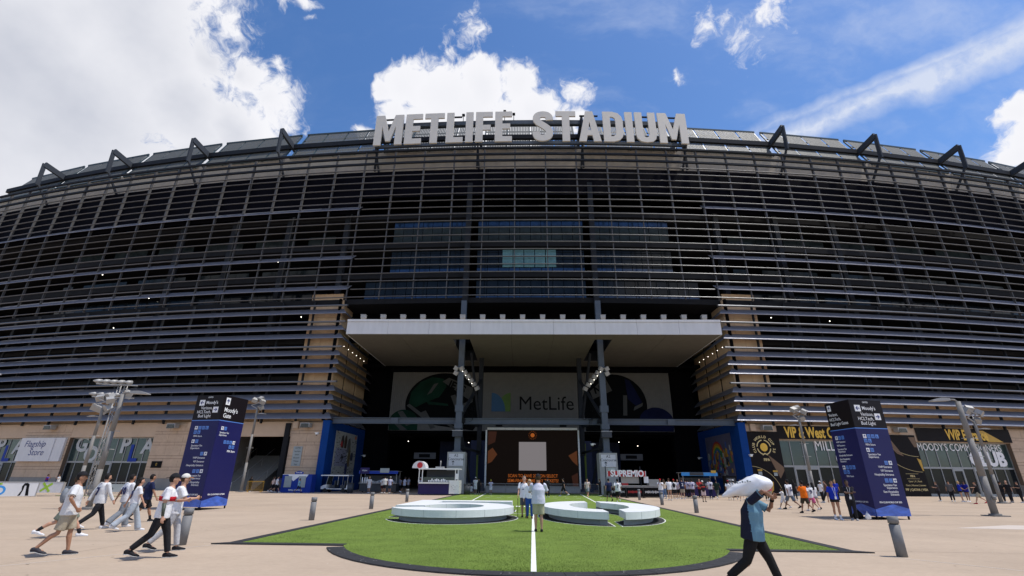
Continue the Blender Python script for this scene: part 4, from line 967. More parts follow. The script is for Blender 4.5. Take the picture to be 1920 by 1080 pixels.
# bollards
b0 = empty('bollard', (0, 0, 0), 0, '', 'bollard', 'grey steel bollards on the plaza')
MB().tube([(0, 0, 0), (0, 0, .70)], .115, n=20).build('post', m_boll, b0); MB().tube([(0, 0, .725), (0, 0, .88)], [.116, .116], n=20).build('cap', m_boll, b0); MB().tube([(0, 0, .70), (0, 0, .72)], .095, n=16).build('groove', m_dsteel, b0)
BO = [(-9.2, 13.7, 'nearest bollard on the left, standing before the left pylon'), (-9.25, 21.7, 'second bollard on the left, between the left pylon and the numeral 5'), (-9.25, 29.6, 'third bollard on the left, behind the corner of the numeral 5'), (-9.4, 38.5, 'farthest bollard on the left, in front of the purple kiosk'),
      (8.85, 13.4, 'nearest bollard on the right, standing before the right pylon'), (8.95, 29.2, 'right-hand bollard standing alone left of the man with the white bag'), (9.15, 37.5, 'right-hand bollard in front of the woman in the red cap'), (9.3, 46.0, 'farthest bollard on the right, before the red-lettered stand')]
for i, (x, y, lb) in enumerate(BO):
    if i == 0: b0.location = (x, y, 0); b0['label'] = lb
    else: clone(b0, (x, y, 0), 0, lb)

# light poles
def pole(x, y, h, kind, lb, arm=1, rz=0, r=.15):
    e = empty('light_pole', (x, y, 0), rz, lb, 'light pole', 'grey light poles on the plaza')
    MB().box(-.42, .42, -.42, .42, 0, .05).tube([(0, 0, .05), (0, 0, .12)], .28, n=12).build('base_plate', m_pole, e)
    MB().tube([(0, 0, .1), (0, 0, h*.33)], [r, r*.94], n=12).tube([(0, 0, h*.33), (0, 0, h*.66)], [r*.94, r*.86], n=12).tube([(0, 0, h*.66), (0, 0, h)], [r*.86, r*.76], n=12).build('shaft', m_pole, e)
    if kind == 'street':
        a = MB().tube([(0, 0, h-.05), (arm*.15, 0, h+.1), (arm*.6, 0, h+.12)], .05, n=8); a.build('arm', m_pole, e)
        MB().prism([(arm*.5, h+.18), (arm*.95, h+.2), (arm*1.5, h+.06), (arm*1.5, h+.0), (arm*.5, h+.04)], -.17, .17, 'y').build('lamp_head', m_galv, e)
        MB().tube([(0, -.2, h*.13), (0, -.1, h*.13)], .12, n=10).tube([(.0, -.2, .9), (.08, -.3, .9)], .1, n=8).build('spotlight', m_pole, e)
    if kind == 'flood':
        MB().bar((-.7, -.3, h+.1), (.7, .3, h+.7), .07, .07).bar((-.7, -.3, h+.1), (0, 0, h-.3), .07, .07).bar((.7, .3, h+.7), (0, 0, h-.3), .07, .07).bar((-.6, -.4, h+.75), (.75, -.2, h+.15), .06, .06).build('bracket', m_galv, e)
        for dx, dy, dz, a in ((-.45, -.1, .95, .4), (.1, .2, 1.15, -.3), (.55, -.15, .75, .8), (.35, .1, .1, -.5)):
            o = MB().box(-.27, .27, -.24, .24, -.2, .2).box(-.3, .3, -.28, -.24, -.24, .24).build('floodlight', m_galv, e, (dx, dy, h+dz-.2), 0); o.rotation_euler = (R(35), R(15)*arm, a)
        MB().tube([(0, 0, h-.9), (arm*.5, -.1, h-.85)], .04, n=6).prism([(arm*.4, h-.8), (arm*.7, h-.78), (arm*1.15, h-.86), (arm*1.15, h-.9), (arm*.4, h-.88)], -.12, .12, 'y').build('lamp_head', m_galv, e)
    for z in (h*.5, h*.66): MB().tube([(-.45, 0, z), (0, 0, z+.03), (.45, 0, z)], .018, n=5).build('cross_rod', m_galv, e)
    return e
pole(-23.5, 26.8, 6.0, 'street', 'thick grey light pole behind the group of walkers on the left, arm to the right', 1)
pole(-38.3, 42.0, 7.4, 'flood', 'thinner grey floodlight pole just left of the thick left pole', -1)
pole(-33.4, 58.0, 9.6, 'flood', 'grey floodlight pole in front of the dark stairway', 1)
pole(28.4, 53.6, 8.0, 'flood', 'grey floodlight pole in front of the glass doors under the gold lettering', -1)
pole(24.6, 29.1, 6.0, 'street', 'thick grey light pole at the far right, arm to the left', -1, r=.17)
pole(40.0, 46.3, 7.0, 'flood', 'grey floodlight pole standing right of the thick right pole', 1)
lp = pole(-23.2, 18.4, 5.45, 'street', 'light pole at the left edge, only its lamp head in view', 1)

# lattice mast with horn loudspeakers
LM = empty('lattice_mast', (-39.3, 44.5, 0), .3, 'pale lattice mast with rows of horn lights behind the thick left pole', 'mast')
c4 = [(-.26, -.26), (.26, -.26), (.26, .26), (-.26, .26)]; lt = MB(); h = 9.7
for x, y in c4: lt.tube([(x, y, 0), (x, y, h)], .045, n=6)
lt.build('leg_frame', m_galv, LM); lt = MB(); z = 0; i = 0
while z < h-.6:
    for k in range(4):
        a, b = c4[k], c4[(k+1) % 4]
        if i % 2: a, b = b, a
        lt.bar((a[0], a[1], z), (b[0], b[1], z+.6), .03, .03)
    z += .6; i += 1
lt.build('lacing', m_galv, LM)
for zz in (8.5, 9.7):
    MB().box(-2.0, 1.2, -.06, .06, zz, zz+.1).box(-2.0, 1.2, -.5, -.42, zz-.05, zz+.03).build('cross_arm', m_galv, LM)
    for j in range(5): MB().tube([(-1.8+.62*j, -.1, zz+.28), (-2.0+.62*j, -.35, zz+.26), (-2.25+.62*j, -.6, zz+.24)], [.22, .2, .05], n=8).box(-1.83+.62*j, -1.78+.62*j, -.1, 0, zz, zz+.3).build('horn_light', m_galv, LM)
for dx, dz, a in ((-1.4, 7.6, .2), (-.8, 7.4, -.2), (.7, 8.9, .4)):
    o = MB().box(-.35, .35, -.3, .3, -.25, .25).box(-.4, .4, -.34, -.3, -.3, .3).build('floodlight', m_galv, LM, (dx, -.2, dz)); o.rotation_euler = (R(30), R(20), a)

# wayfinding pylons
def arrow(mb, cx, cz, s, ang, y):
    q = [(-.07, -.38), (.07, -.38), (.07, .12), (.24, -.06), (.33, .05), (0, .40), (-.33, .05), (-.24, -.06), (-.07, .12)]
    a = R(ang); mb.prism([(cx+s*(x*cos(a)-z*sin(a)), cz+s*(x*sin(a)+z*cos(a))) for x, z in q], y-.004, y, 'y')
def face(e, origin, rz, w, H, kind):
    f = MB().box(0, w, -.012, 0, .0, H-1.42).build('face_panel', m_sign_b, e, origin, rz)
    MB().box(0, w, -.012, 0, H-1.38, H).build('top_panel', m_sign_k, e, origin, rz); MB().box(0, w, -.014, 0, H-1.42, H-1.38).build('blue_band', m_sign_l, e, origin, rz)
    MB().add([(0, -.013, 0), (w, -.013, 0), (w, -.013, .32), (w*.55, -.013, .52), (0, -.013, .30)], [(0, 1, 2, 3, 4)]).build('foot_graphic', mat('sign_swirl', (.05, .12, .48), .35, var=.5, scale=2.5, stretch=(1, 1, 3)), e, origin, rz)
    t = []; arr = MB(); ZR = H-1.62
    def zz(z): return ZR-(ZR-z)*(.80 if H > 5.6 else .72) if (z < ZR and z > .61 or z < .55) else z
    def tiles(x, z, codes):
        z = zz(z)
        for i, c in enumerate(codes):
            cx = x+i*.235
            q = MB().box(cx-.090, cx+.090, -.020, -.0125, z-.09, z+.09); q.build('icon_tile', m_tx if c in 'udlrx' else m_sign_l, e, origin, rz)
            if c in 'udlrx': arrow(arr, cx, z, .19, dict(u=0, l=90, r=-90, x=-45, d=180)[c], -.021)
            elif c == 's': arr.box(cx-.06, cx+.06, -.025, -.021, z+.02, z+.04).box(cx-.06, cx+.06, -.025, -.021, z-.04, z-.02)
            elif c == 'w': arr.box(cx-.05, cx-.02, -.025, -.021, z-.06, z+.05).box(cx+.02, cx+.05, -.025, -.021, z-.06, z+.05)
            else: arr.box(cx-.05, cx+.05, -.025, -.021, z-.05, z-.02).box(cx-.05, cx-.02, -.025, -.021, z-.05, z+.05)
    def T(s, x, z, sz=.155, al='LEFT', b=.0): t.append((s, sz*(.9 if z < ZR else 1), (x, -.016, zz(z)), dict(align=al, bold=b, xs=.92, depth=.006)))
    if kind == 'main':
        T('GATES', w*.5, H-.12, .12, 'CENTER'); T("Moody's", .68, H-.42, .25, b=.008); T('Verizon,', w-.62, H-.72, .24, 'RIGHT'); T('HCLTech,', w-.66, H-.94, .24, 'RIGHT'); T('Bud Light', w-.62, H-1.16, .24, 'RIGHT')
        for cx, cz, an in ((.42, H-.42, 90), (w-.4, H-.82, -90)):
            MB().box(cx-.17, cx+.17, -.020, -.0125, cz-.16, cz+.16).build('arrow_tile', m_tx, e, origin, rz); arrow(arr, cx, cz, .3, an, -.021)
        z = H-1.85
        tiles(.42, z, 'uswe'); tiles(.42, z-.29, 'we'); T('FIFA Store', .36, z-.56)
        tiles(.42, z-.90, 'ls'); T('Spectator Fan', .36, z-1.19); T('Experience', .36, z-1.36)
        tiles(w-.62, z-1.72, 'sx'); T('VVIP Entrance', w-.36, z-1.99, .16, 'RIGHT'); T('VIP Entrance', w-.36, z-2.23, .16, 'RIGHT'); T('Hospitality Entrance', w-.36, z-2.47, .16, 'RIGHT')
        tiles(w-.86, z-2.84, 'ssr'); T('Spectator Fan', w-.36, z-3.13, .16, 'RIGHT'); T('Experience', w-.36, z-3.30, .16, 'RIGHT'); T('East Hospitality', w-.36, z-3.54, .16, 'RIGHT'); T('Entrance', w-.36, z-3.71, .16, 'RIGHT')
        T('FIFA CLUB WORLD CUP 2025', w/2, .60, .115, 'CENTER', .02)
    elif kind == 'gate':
        MB().box(.18, .50, -.020, -.0125, H-.52, H-.12).build('arrow_tile', m_tx, e, origin, rz); arrow(arr, .34, H-.32, .34, 0, -.021)
        T("Moody's", .18, H-.80, .34, b=.01); T('Gate', .18, H-1.12, .34, b=.01)
        z = H-1.85; tiles(.35, z, 'us'); T('Spectator Fan', .2, z-.29); T('Experience', .2, z-.46)
        tiles(.75, z-.90, 'swer'); tiles(1.22, z-1.20, 'ew'); T('FIFA Store', w-.25, z-1.5, .17, 'RIGHT', .02); T('FIFA CLUB WORLD CUP 2025', w/2, .60, .115, 'CENTER', .02)
    else:
        MB().box(.15, .42, -.020, -.0125, H-.42, H-.12).build('arrow_tile', m_tx, e, origin, rz); arrow(arr, .285, H-.27, .26, 0, -.021)
        T('Verizon,', .15, H-.62, .22); T('HCLTech,', .15, H-.86, .22); T('Bud Light Gates', .15, H-1.10, .22)
        z = H-1.85; tiles(.35, z, 'uss'); T('VVIP Entrance', .25, z-.29, .14); T('VIP Entrance', .25, z-.53, .14); T('Spectator Fan', .25, z-.78, .14); T('Experience', .25, z-.94, .14); T('Hospitality Entrance', .25, z-1.2, .14); T('East Hospitality', .25, z-1.45, .14); T('Entrance', .25, z-1.6, .14)
        tiles(.40, z-2.0, 'lswe'); tiles(.40, z-2.3, 'we'); T('FIFA Store', .45, z-2.58, .14); T('FIFA CLUB WORLD CUP 2025', w/2, .60, .11, 'CENTER')
    join_texts(t, m_tx, e, 'face_lettering', origin, rz); tag(arr.build('pictograms', m_txn, e, origin, rz), kind='stuff')
def pylon(A, B, Cc, H, lb, kinds):
    """A left corner, B front corner, Cc right corner, base of the panels .14 above ground"""
    e = empty('wayfinding_pylon', (B[0], B[1], 0), 0, lb, 'sign', 'tall navy wayfinding pylons')
    A, B, Cc = Vector(A), Vector(B), Vector(Cc); Dd = A+Cc-B
    q = [tuple(v-B) for v in (A, B, Cc, Dd)]; q = [(v[0], v[1]) for v in q]
    MB().prism(q, .15, H+.14).build('core', m_sign_k, e)
    for (x, y) in q: MB().box(x*.93-.03+.0, x*.93+.03, y*.93+.04-.03, y*.93+.04+.03, 0, .15).build('foot', m_txk, e)
    for P, Q, k in ((A, B, kinds[0]), (B, Cc, kinds[1])):
        d = Q-P; rz = math.atan2(d.y, d.x); o = P-B
        face(e, (o.x+.0, o.y, .15), rz, d.length, H, k)
    for P, Q in ((Cc, Dd), (Dd, A)):
        d = Q-P; rz = math.atan2(d.y, d.x); o = P-B; MB().box(0, d.length, -.012, 0, 0, H).build('back_panel', m_sign_b, e, (o.x, o.y, .15), rz)
    return e
pylon((-19.32, 27.18), (-17.55, 26.9), (-17.27, 28.8), 5.85, 'tall navy wayfinding pylon on the left with white arrows and the word Gate', ('main', 'gate'))
pylon((15.93, 27.2), (16.1, 25.4), (17.94, 25.80), 5.4, 'tall navy wayfinding pylon on the right with two staff standing beside it', ('side', 'main'))

# advertising boards and fences on the left
def board(x, y, rz, w, h, lb, art):
    e = empty('advertising_board', (x, y, 0), rz, lb, 'board', 'white advertising boards along the left fence')
    MB().box(-w/2, w/2, 0, .06, .06, h).build('panel', m_white, e); MB().box(-w/2-.03, w/2+.03, -.02, .08, h, h+.05).box(-w/2-.04, -w/2, -.02, .3, 0, h).box(w/2, w/2+.04, -.02, .3, 0, h).build('frame', m_galv, e)
    if art == 'name':
        text('MetLife', .5, m_txk, e, (.25, -.006, h*.52), bold=.015, name='board_lettering')
        MB().prism([(-1.12, .45), (-1.12, .85), (-.9, .6), (-.9, .45)], -.012, -.002, 'y').build('emblem_blue', m_azure, e); MB().prism([(-.7, .45), (-.7, .88), (-.92, .6), (-.9, .45)], -.016, -.012, 'y').build('emblem_green', m_lime, e)
    if art == 'penguin':
        ringp(-.8, .5, .22, .36, 0, 360, -.01, -.002).build('blue_ring', m_azure, e); MB().bar((-1.15, -.012, .9), (-.75, -.012, 1.0), .01, .12).bar((-1.1, -.012, .6), (-.9, -.012, 1.05), .01, .12).build('lime_cross', m_lime, e)
        MB().prism([(.35, .08), (.5, .5), (.45, .8), (.55, 1.02), (.72, 1.05), (.86, .95), (.9, .6), (1.0, .1), (.8, .1), (.75, .5), (.7, .85), (.6, .85), (.58, .5), (.5, .12)], -.01, -.002, 'y').build('bird_shape', m_txk, e)
    if art == 'cross':
        MB().bar((-.3, -.006, .2), (.6, -.006, .9), .01, .2).bar((-.2, -.008, .95), (.5, -.008, .15), .01, .2).build('lime_cross', m_lime, e)
    return e
board(-46.3, 36.4, .62, 2.7, 1.08, 'white board with a lime cross at the left edge', 'cross'); board(-44.0, 38.2, .66, 2.8, 1.08, 'white board printed with the insurer name beside an emblem', 'name'); board(-41.8, 40.0, .68, 2.8, 1.08, 'white board with a blue ring and a black bird figure', 'penguin')
board(-30.3, 44.0, .05, 1.9, 1.05, 'white board with a lime cross behind the walker numbered seven', 'cross'); board(-28.2, 44.2, .05, 1.9, 1.05, 'white board with a blue ring behind the walker numbered ten', 'penguin')
for i, x in enumerate((-54, -50.8, -47.6)): board(x, 47.5+.5*i, .2, 3.1, 1.0, 'pale board in the second row behind the front boards, ' + ('farthest left', 'middle one', 'nearest the steel fence')[i], 'cross' if i != 1 else 'name')
def fence(x, y, rz, w, lb, h=1.1, m=None, grp='grey steel crowd barriers'):
    e = empty('crowd_barrier', (x, y, 0), rz, lb, 'barrier', grp); m = m or m_galv
    MB().tube([(-w/2, 0, .12), (-w/2, 0, h), (w/2, 0, h), (w/2, 0, .12)], .022, n=6).bar((-w/2, 0, .2), (w/2, 0, .2), .03, .03).build('frame', m, e)
    mb = MB(); n = int(w/.13)
    for i in range(1, n): mb.box(-w/2+i*w/n-.008, -w/2+i*w/n+.008, -.008, .008, .2, h)
    mb.build('bars', m, e)
    for sx in (-w/2+.2, w/2-.2): MB().box(sx-.03, sx+.03, -.3, .3, 0, .04).box(sx-.02, sx+.02, -.02, .02, .04, .2).build('foot', m, e)
    return e
e = fence(-37.6, 44.6, .25, 3.6, 'grey steel barrier carrying a pale printed cover, left of the thick pole'); MB().box(-1.5, 1.5, -.03, -.025, .3, .95).build('cover', mat('cover_grey', (.33, .37, .38), .6), e); text('MetLife', .34, m_txk, e, (-.3, -.034, .6), bold=.01, name='cover_lettering'); MB().box(-1.25, -1.0, -.036, -.031, .5, .72).build('emblem', m_azure, e)
g = MB().box(-41, -26, 43.0, 43.25, .0, .03); tag(g.build('grass_strip', m_turf), kind='structure')
FX = [(-7.0, 'leftmost of the row of barriers below the screen'), (-4.55, 'second barrier from the left below the screen'), (-2.1, 'barrier below the screen behind the elderly couple'), (.35, 'middle barrier below the screen behind the photographer'), (2.8, 'barrier below the screen under the word tickets'), (5.25, 'barrier below the right corner of the screen'), (7.5, 'rightmost of the row of barriers below the screen')]
for x, lb in FX: fence(x, 62.9, 0, 2.4, lb)
MB_ = MB().box(-5.9, 5.8, 63.6, 63.7, .05, .75).box(-5.9, 5.8, 63.5, 63.6, .75, .82); tag(MB_.build('screen_skirt', m_galv), 'low grey metal skirting wall below the video screen', 'wall')
fence(-32.3, 58.8, 0, 1.95, 'yellow barrier at the foot of the dark stairway', 1.15, m_yel, 'yellow barrier')

# stairs in the left opening
SW = empty('stairway', (-35, 62, 0), 0, 'dark concrete stairway with rails rising inside the left opening', 'stairs'); me_st = None
m_step = mat('step_grey', (.15, .145, .135), .8)
stm = MB().box(-2.6, 2.6, 0, .36, 0, .17).mesh('step', m_step)
for i in range(26): place('step', stm, SW, (-1.5, .3+i*.34, i*.17))
MB().prism([(.3, 0), (9.2, 0), (9.2, 4.4)], -4.05, 1.05, 'x').build('flight_core', m_plinth, SW)
for x in (-4.0, -1.4, 1.1): MB().tube([(x, -.3, 0), (x, -.3, 1.0), (x, .3, 1.1), (x, 9, 5.45), (x, 9, 4.5)], .03, n=6).tube([(x, 3, 1.5), (x, 3, 2.45)], .025, n=6).tube([(x, 6, 3), (x, 6, 3.9)], .025, n=6).build('handrail', m_galv, SW)
part(MB().box(-39.6, -39.2, 62, 70, 0, 8), 'stair_wall', m_plinth); part(MB().box(-31.2, -30.6, 62, 70, 0, 8), 'stair_wall', m_slab)

# golf cart
GC = empty('golf_cart', (-23.2, 60.2, 0), R(-8), 'white golf cart with a canopy roof parked by the left blue wall', 'golf cart')
MB().prism([(-1.7, .35), (-1.72, .62), (-1.45, .78), (-1.05, .86), (-1.0, .45), (.2, .42), (1.5, .45), (1.55, .8), (1.75, .8), (1.75, .35)], -.58, .58, 'y').build('body', m_cwhite, GC)
MB().prism([(-1.9, 1.84), (-1.8, 1.92), (1.6, 1.92), (1.75, 1.85), (1.7, 1.80), (-1.85, 1.80)], -.62, .62, 'y').build('roof', m_cwhite, GC)
for x, y in ((-1.0, -.55), (-1.0, .55), (.4, -.55), (.4, .55), (1.6, -.55), (1.6, .55)): MB().bar((x-.1 if x < -.5 else x, y, .8), (x+(.12 if x < -.5 else 0), y, 1.82), .05, .05).build('roof_post', m_galv, GC)
MB().prism([(-1.12, .86), (-1.09, .86), (-.9, 1.78), (-.93, 1.78)], -.52, .52, 'y').build('windscreen', m_glasst, GC)
for x in (-.3, .95): MB().box(x-.25, x+.3, -.5, .5, .5, .8).box(x+.22, x+.34, -.5, .5, .8, 1.3).build('seat', m_bin, GC)
for x in (-1.15, 1.15):
    for y in (-.5, .5): MB().tube([(x, y-.1, .24), (x, y+.1, .24)], .24, n=16).build('wheel', m_tyre, GC)
for y in (-.38, .38): MB().ball((-1.7, y, .62), .07).build('headlight', m_galv, GC)
MB().tube([(-.75, -.2, 1.05), (-.6, -.2, 1.1)], .17, n=12).build('steering_wheel', m_tyre, GC)

# stalls
def stall(x, y, rz, w, lb, mcounter, mroof, sign=None, d=1.6, hr=2.35):
    e = empty('vending_stall', (x, y, 0), rz, lb, 'stall', 'vending stalls in the shade')
    MB().box(-w/2, w/2, 0, d, .12, 1.0).build('counter_body', mcounter, e); MB().box(-w/2-.08, w/2+.08, -.15, d+.05, 1.0, 1.06).build('counter_top', m_galv, e)
    for px in (-w/2+.05, w/2-.05):
        for py in (.05, d-.05): MB().box(px-.03, px+.03, py-.03, py+.03, 1.06, hr).build('post', m_galv, e)
    MB().box(-w/2-.15, w/2+.15, -.2, d+.1, hr, hr+.06).build('roof', m_galv, e); MB().box(-w/2-.15, w/2+.15, -.24, -.2, hr-.28, hr+.04).build('valance', mroof, e)
    MB().box(-w/2+.1, w/2-.1, d-.3, d-.05, 1.06, 1.9).build('back_shelf', m_bin, e)
    mb = MB(); 
    for i in range(int(w/.16)): mb.tube([(-w/2+.15+i*.16, .25, 1.06), (-w/2+.15+i*.16, .25, 1.06+random.choice((.18, .24, .3)))], .035, n=6)
    mb.build('bottles', m_tx, e)
    for px in (-w/2+.4, w/2-.4): MB().tube([(px, .1, .12), (px, .2, .12)], .12, n=10).build('castor', m_tyre, e)
    if sign: text(sign, .26, m_tx, e, (0, -.247, hr-.12), name='stall_lettering', bold=.02)
    return e
e = stall(-18.4, 60.5, 0, 4.4, 'long drinks stall with a blue valance beside the golf cart', m_bin, m_storeb, None)
MB().box(-2.2, -1.1, -.3, -.26, 2.1, 2.75).build('sign_board', m_kbl, e); text('FRESH', .22, m_tx, e, (-1.65, -.31, 2.42), name='stall_lettering'); MB().box(.2, 1.3, -.3, -.26, 2.2, 2.7).build('menu_board', m_plq, e)
for i, x in enumerate((-1.9, -1.6, -1.35)): MB().tube([(x, -.05, 1.06), (x, -.05, 1.7)], [.09, .05], n=8).build('cup_stack', m_tx, e)
KI = empty('food_kiosk', (-9.9, 53.6, 0), 0, 'purple and white food kiosk with a round-topped roof left of the left column', 'kiosk')
MB().box(-2.1, 2.1, 0, 1.8, .1, 1.25).build('base', m_kbl, KI); MB().box(1.15, 2.2, -.05, 1.8, .15, 1.45).build('side_cabinet', m_cwhite, KI); MB().box(-2.0, 1.1, -.45, 0, 1.12, 1.25).build('shelf', m_cwhite, KI)
for x in (-2.1, 2.05, -1.75, 1.75): MB().box(x-.04, x+.04, 0, .08, 1.25, 2.55).build('post', m_cwhite, KI)
MB().box(-2.2, 2.2, -.1, 1.9, 2.5, 2.62).build('roof', m_cwhite, KI); MB().prism([(-2.6+.72*cos(R(180-t*15))+.4, 2.63+.72*sin(R(t*15))) for t in range(13)], .1, 1.6, 'y').build('barrel_roof', m_white, KI)
MB().prism([(-2.1+.3*cos(R(t*30)), 2.92+.3*sin(R(t*30))) for t in range(12)], .05, .09, 'y').build('round_emblem', m_red, KI)
MB().box(-1.7, 1.7, .1, .14, 1.26, 1.75).build('glass_guard', m_glasst, KI); MB().box(-1.6, 1.7, 1.5, 1.7, 1.25, 2.45).build('back_board', m_bin, KI)
mb = MB()
for i in range(14): mb.box(-1.1+i*.17, -1.0+i*.17, .05, .09, 1.3, random.choice((1.45, 1.55, 1.6)))
mb.build('cups', m_tx, KI); MB().box(1.8, 2.1, -.12, -.08, 1.55, 2.1).build('price_card', m_tx, KI); MB().box(-.5, .4, .5, .9, 2.62, 2.8).tube([(0, .7, 2.8), (0, .7, 3.4)], .05, n=8).build('vent', m_galv, KI)
mb = MB(); [mb.tube([(1.68+dx, -.055, .75+dz), (1.68+dx, -.05, .75+dz+.03)], .04, n=6) for dx, dz in ((-.3, .1), (-.1, .2), (.1, .05), (.3, .15), (0, -.2), (-.2, -.05))]; mb.build('printed_marks', m_txk, KI)
# supremio stand
SP = empty('coffee_stand', (9.9, 52.3, 0), 0, 'stand with big white letters on a red sign and steel counter', 'stand')
MB().box(-2.6, 3.0, .0, 1.7, .05, 1.05).build('counter', m_ss, SP); MB().box(-2.6, 3.1, -.1, 1.8, 1.05, 1.1).build('counter_top', m_galv, SP)
for x in (-2.5, 1.0): MB().box(x-.04, x+.04, .1, .18, 1.1, 2.9).build('post', m_dsteel, SP)
MB().box(-.9, .9, .6, .68, 1.3, 2.05).build('menu_panel', m_ss, SP); MB().box(1.3, 1.75, .1, .14, 1.35, 1.95).build('price_card', m_tx, SP); MB().box(1.8, 3.0, .3, 1.2, 1.1, 1.7).build('steel_case', m_ss, SP)
MB().box(-2.35, 1.45, -.2, -.12, 1.95, 2.45).build('sign_board', m_red, SP); MB().box(-2.37, -2.33, -.23, -.1, 1.93, 2.47).box(1.43, 1.47, -.23, -.1, 1.93, 2.47).build('sign_edge', m_tx, SP)
text('SUPREMIO', .82, m_tx, SP, (-.4, -.26, 2.2), bold=.035, xs=.88, depth=.08, name='sign_letters'); text('S', 1.05, m_tx, SP, (-2.0, -.27, 2.25), bold=.04, depth=.08, name='sign_letters') if False else None
MB().box(-2.3, -1.6, -.24, -.21, 2.47, 2.75).build('sign_topper', m_plq, SP); MB().box(-1.0, -.35, -.12, -.08, 1.12, 1.32).build('red_label', m_red, SP)
for i, (x, m) in enumerate(((7.9, m_lime), (9.55, m_red), (11.2, m_tx))):
    e = empty('queue_banner', (x+.35, 50.9, 0), 0, 'black queue banner before the coffee stand, ' + ('with lime and white squiggles', 'with red squiggles', 'nearest the crowd')[i], 'banner', 'black queue banners')
    MB().box(-.78, .78, -.01, .01, .12, .95).build('cloth', m_txk, e); MB().box(-.8, .8, -.02, .02, .95, 1.0).build('top_bar', m_galv, e)
    for px in (-.8, .8): MB().tube([(px, 0, .02), (px, 0, 1.0)], .02, n=6).tube([(px, 0, 0), (px, 0, .03)], .16, n=12).build('stanchion', m_txk, e)
    mb = MB(); px = -.65
    while px < .65: h = random.uniform(.08, .28); mb.box(px, px+.03, -.016, -.011, .55-h/2, .55+h/2); px += .055
    mb.build('printed_squiggle', m if m is not m_lime else m_pr, e)
e = stall(17.3, 54.2, 0, 3.4, 'drinks stall with a bright blue valance at the right blue wall', m_kbl, m_azure, None); MB().box(1.2, 1.7, -.3, -.2, 2.35, 2.6).build('yellow_tag', m_amber, e); MB().box(-1.0, .4, -.28, -.25, 2.1, 2.4).build('sign_strip', m_bin, e)
e = empty('menu_cabinet', (20.9, 55.2, 0), 0, 'dark upright cabinet with a menu beside the right blue wall', 'cabinet'); MB().box(-.6, .6, 0, .7, 0, 2.1).build('case', m_txk, e); MB().box(-.45, .45, -.03, -.005, .9, 1.9).build('door', m_bin, e); join_texts([('MENU', .2, (0, -.035, 1.7), {}), ('4.50 5.00', .14, (0, -.035, 1.45), {}), ('6.00 7.50', .14, (0, -.035, 1.25), {})], m_tx, e)
for x, y, lb in ((-7.1, 55.5, 'dark waste bin standing right of the purple kiosk'), (8.0, 54.5, 'dark waste bin standing left of the coffee stand'), (-20.9, 58.4, 'dark waste bin in front of the long drinks stall')):
    e = empty('waste_bin', (x, y, 0), 0, lb, 'bin', 'dark waste bins'); MB().tube([(0, 0, 0), (0, 0, 1.0)], [.32, .38], n=14).build('drum', m_bin, e); MB().tube([(0, 0, 1.0), (0, 0, 1.07)], .41, n=14).build('rim', m_bin, e)
# blue water station
WS = empty('water_station', (-27.2, 58.2, 0), 0, 'blue and white water station with grey panels against the stone pier', 'kiosk')
MB().box(-1.75, 1.75, 0, 1.2, 0, 1.95).build('body', m_storeb, WS)
MB().prism([(-1.74, 1.9), (-1.1, 1.9), (-.4, 1.2), (.3, 1.75), (.9, 1.35), (1.3, 1.94), (-1.74, 1.94)], -.03, -.005, 'y').build('wave', m_tx, WS)
for x in (-1.0, .65): MB().box(x-.42, x+.42, -.06, -.032, .55, 1.75).build('grey_panel', m_plq, WS)
MB().prism([(-.4, 1.95), (.5, 1.95), (.6, 2.15), (.05, 2.35), (-.5, 2.15)], .2, .25, 'y').build('topper', m_storeb, WS); text('WATER', .22, m_tx, WS, (.05, .19, 2.12), name='topper_lettering', bold=.02); text('REFILL STATION', .22, m_tx, WS, (0, -.04, .25), name='body_lettering', bold=.02)
e = empty('vending_cabinet', (-29.6, 59.6, 0), 0, 'small dark blue cabinet left of the water station', 'cabinet'); MB().box(-.45, .45, 0, .6, 0, 1.5).build('case', m_kbl, e); MB().box(-.35, .35, -.03, -.005, .5, 1.3).build('door', m_bin, e)
for s, z, lb in ((27.4, 3.0, 'yellow and grey notice on the emblem banner, left one'), (29.3, 2.9, 'yellow and grey notice on the emblem banner, right one')):
    p, a = cyl(s, OFF-.1, z-.7); e = empty('queue_notice', p, a, lb, 'notice'); MB().box(-.28, .28, -.08, -.04, .42, .62).build('yellow_panel', m_amber, e); MB().box(-.22, .22, -.08, -.04, 0, .36).build('grey_panel', m_plq, e)
e = empty('black_bag', (15.45, 25.75, 0), .2, 'slumped black bag at the foot of the right pylon', 'bag'); MB().ball((0, 0, .18), .24, .17, .2, 12, 8, fn=lambda v: v*(1+.15*sin(v.x*17+v.z*11))).build('body', m_txk, e); MB().tube([(-.15, 0, .3), (0, -.02, .46), (.15, 0, .3)], .015, n=6).build('strap', m_txk, e)
e = empty('white_carrier_bag', (15.75, 25.5, 0), 0, 'white plastic carrier bag beside the black bag at the right pylon', 'bag'); MB().ball((0, 0, .13), .13, .1, .15, 12, 8, fn=lambda v: v*(1+.12*sin(v.x*30+v.z*19))).build('body', m_tx, e); MB().tube([(-.05, 0, .25), (0, 0, .36), (.05, 0, .25)], .012, n=6).build('handle', m_tx, e)

# the building stands at a slight angle to the axis of the lawn: turn it, and all that is fixed to it, about the entrance
DELTA = R(1.3)
RM = Matrix.Translation((0, 60, 0)) @ Matrix.Rotation(DELTA, 4, 'Z') @ Matrix.Translation((0, -60, 0))
for o in list(C.objects):
    if o.parent is None and o.name.split('.')[0] in ('stadium', 'rooftop_sign', 'rooftop_mast', 'wall_floodlight', 'junction_box', 'wall_plaque', 'queue_notice', 'security_camera', 'wall_poster', 'wall_painting', 'canopy_floodlight', 'entrance_column', 'floodlight_cluster', 'stairway'):
        o.location = RM @ o.location; o.rotation_euler.z += DELTA
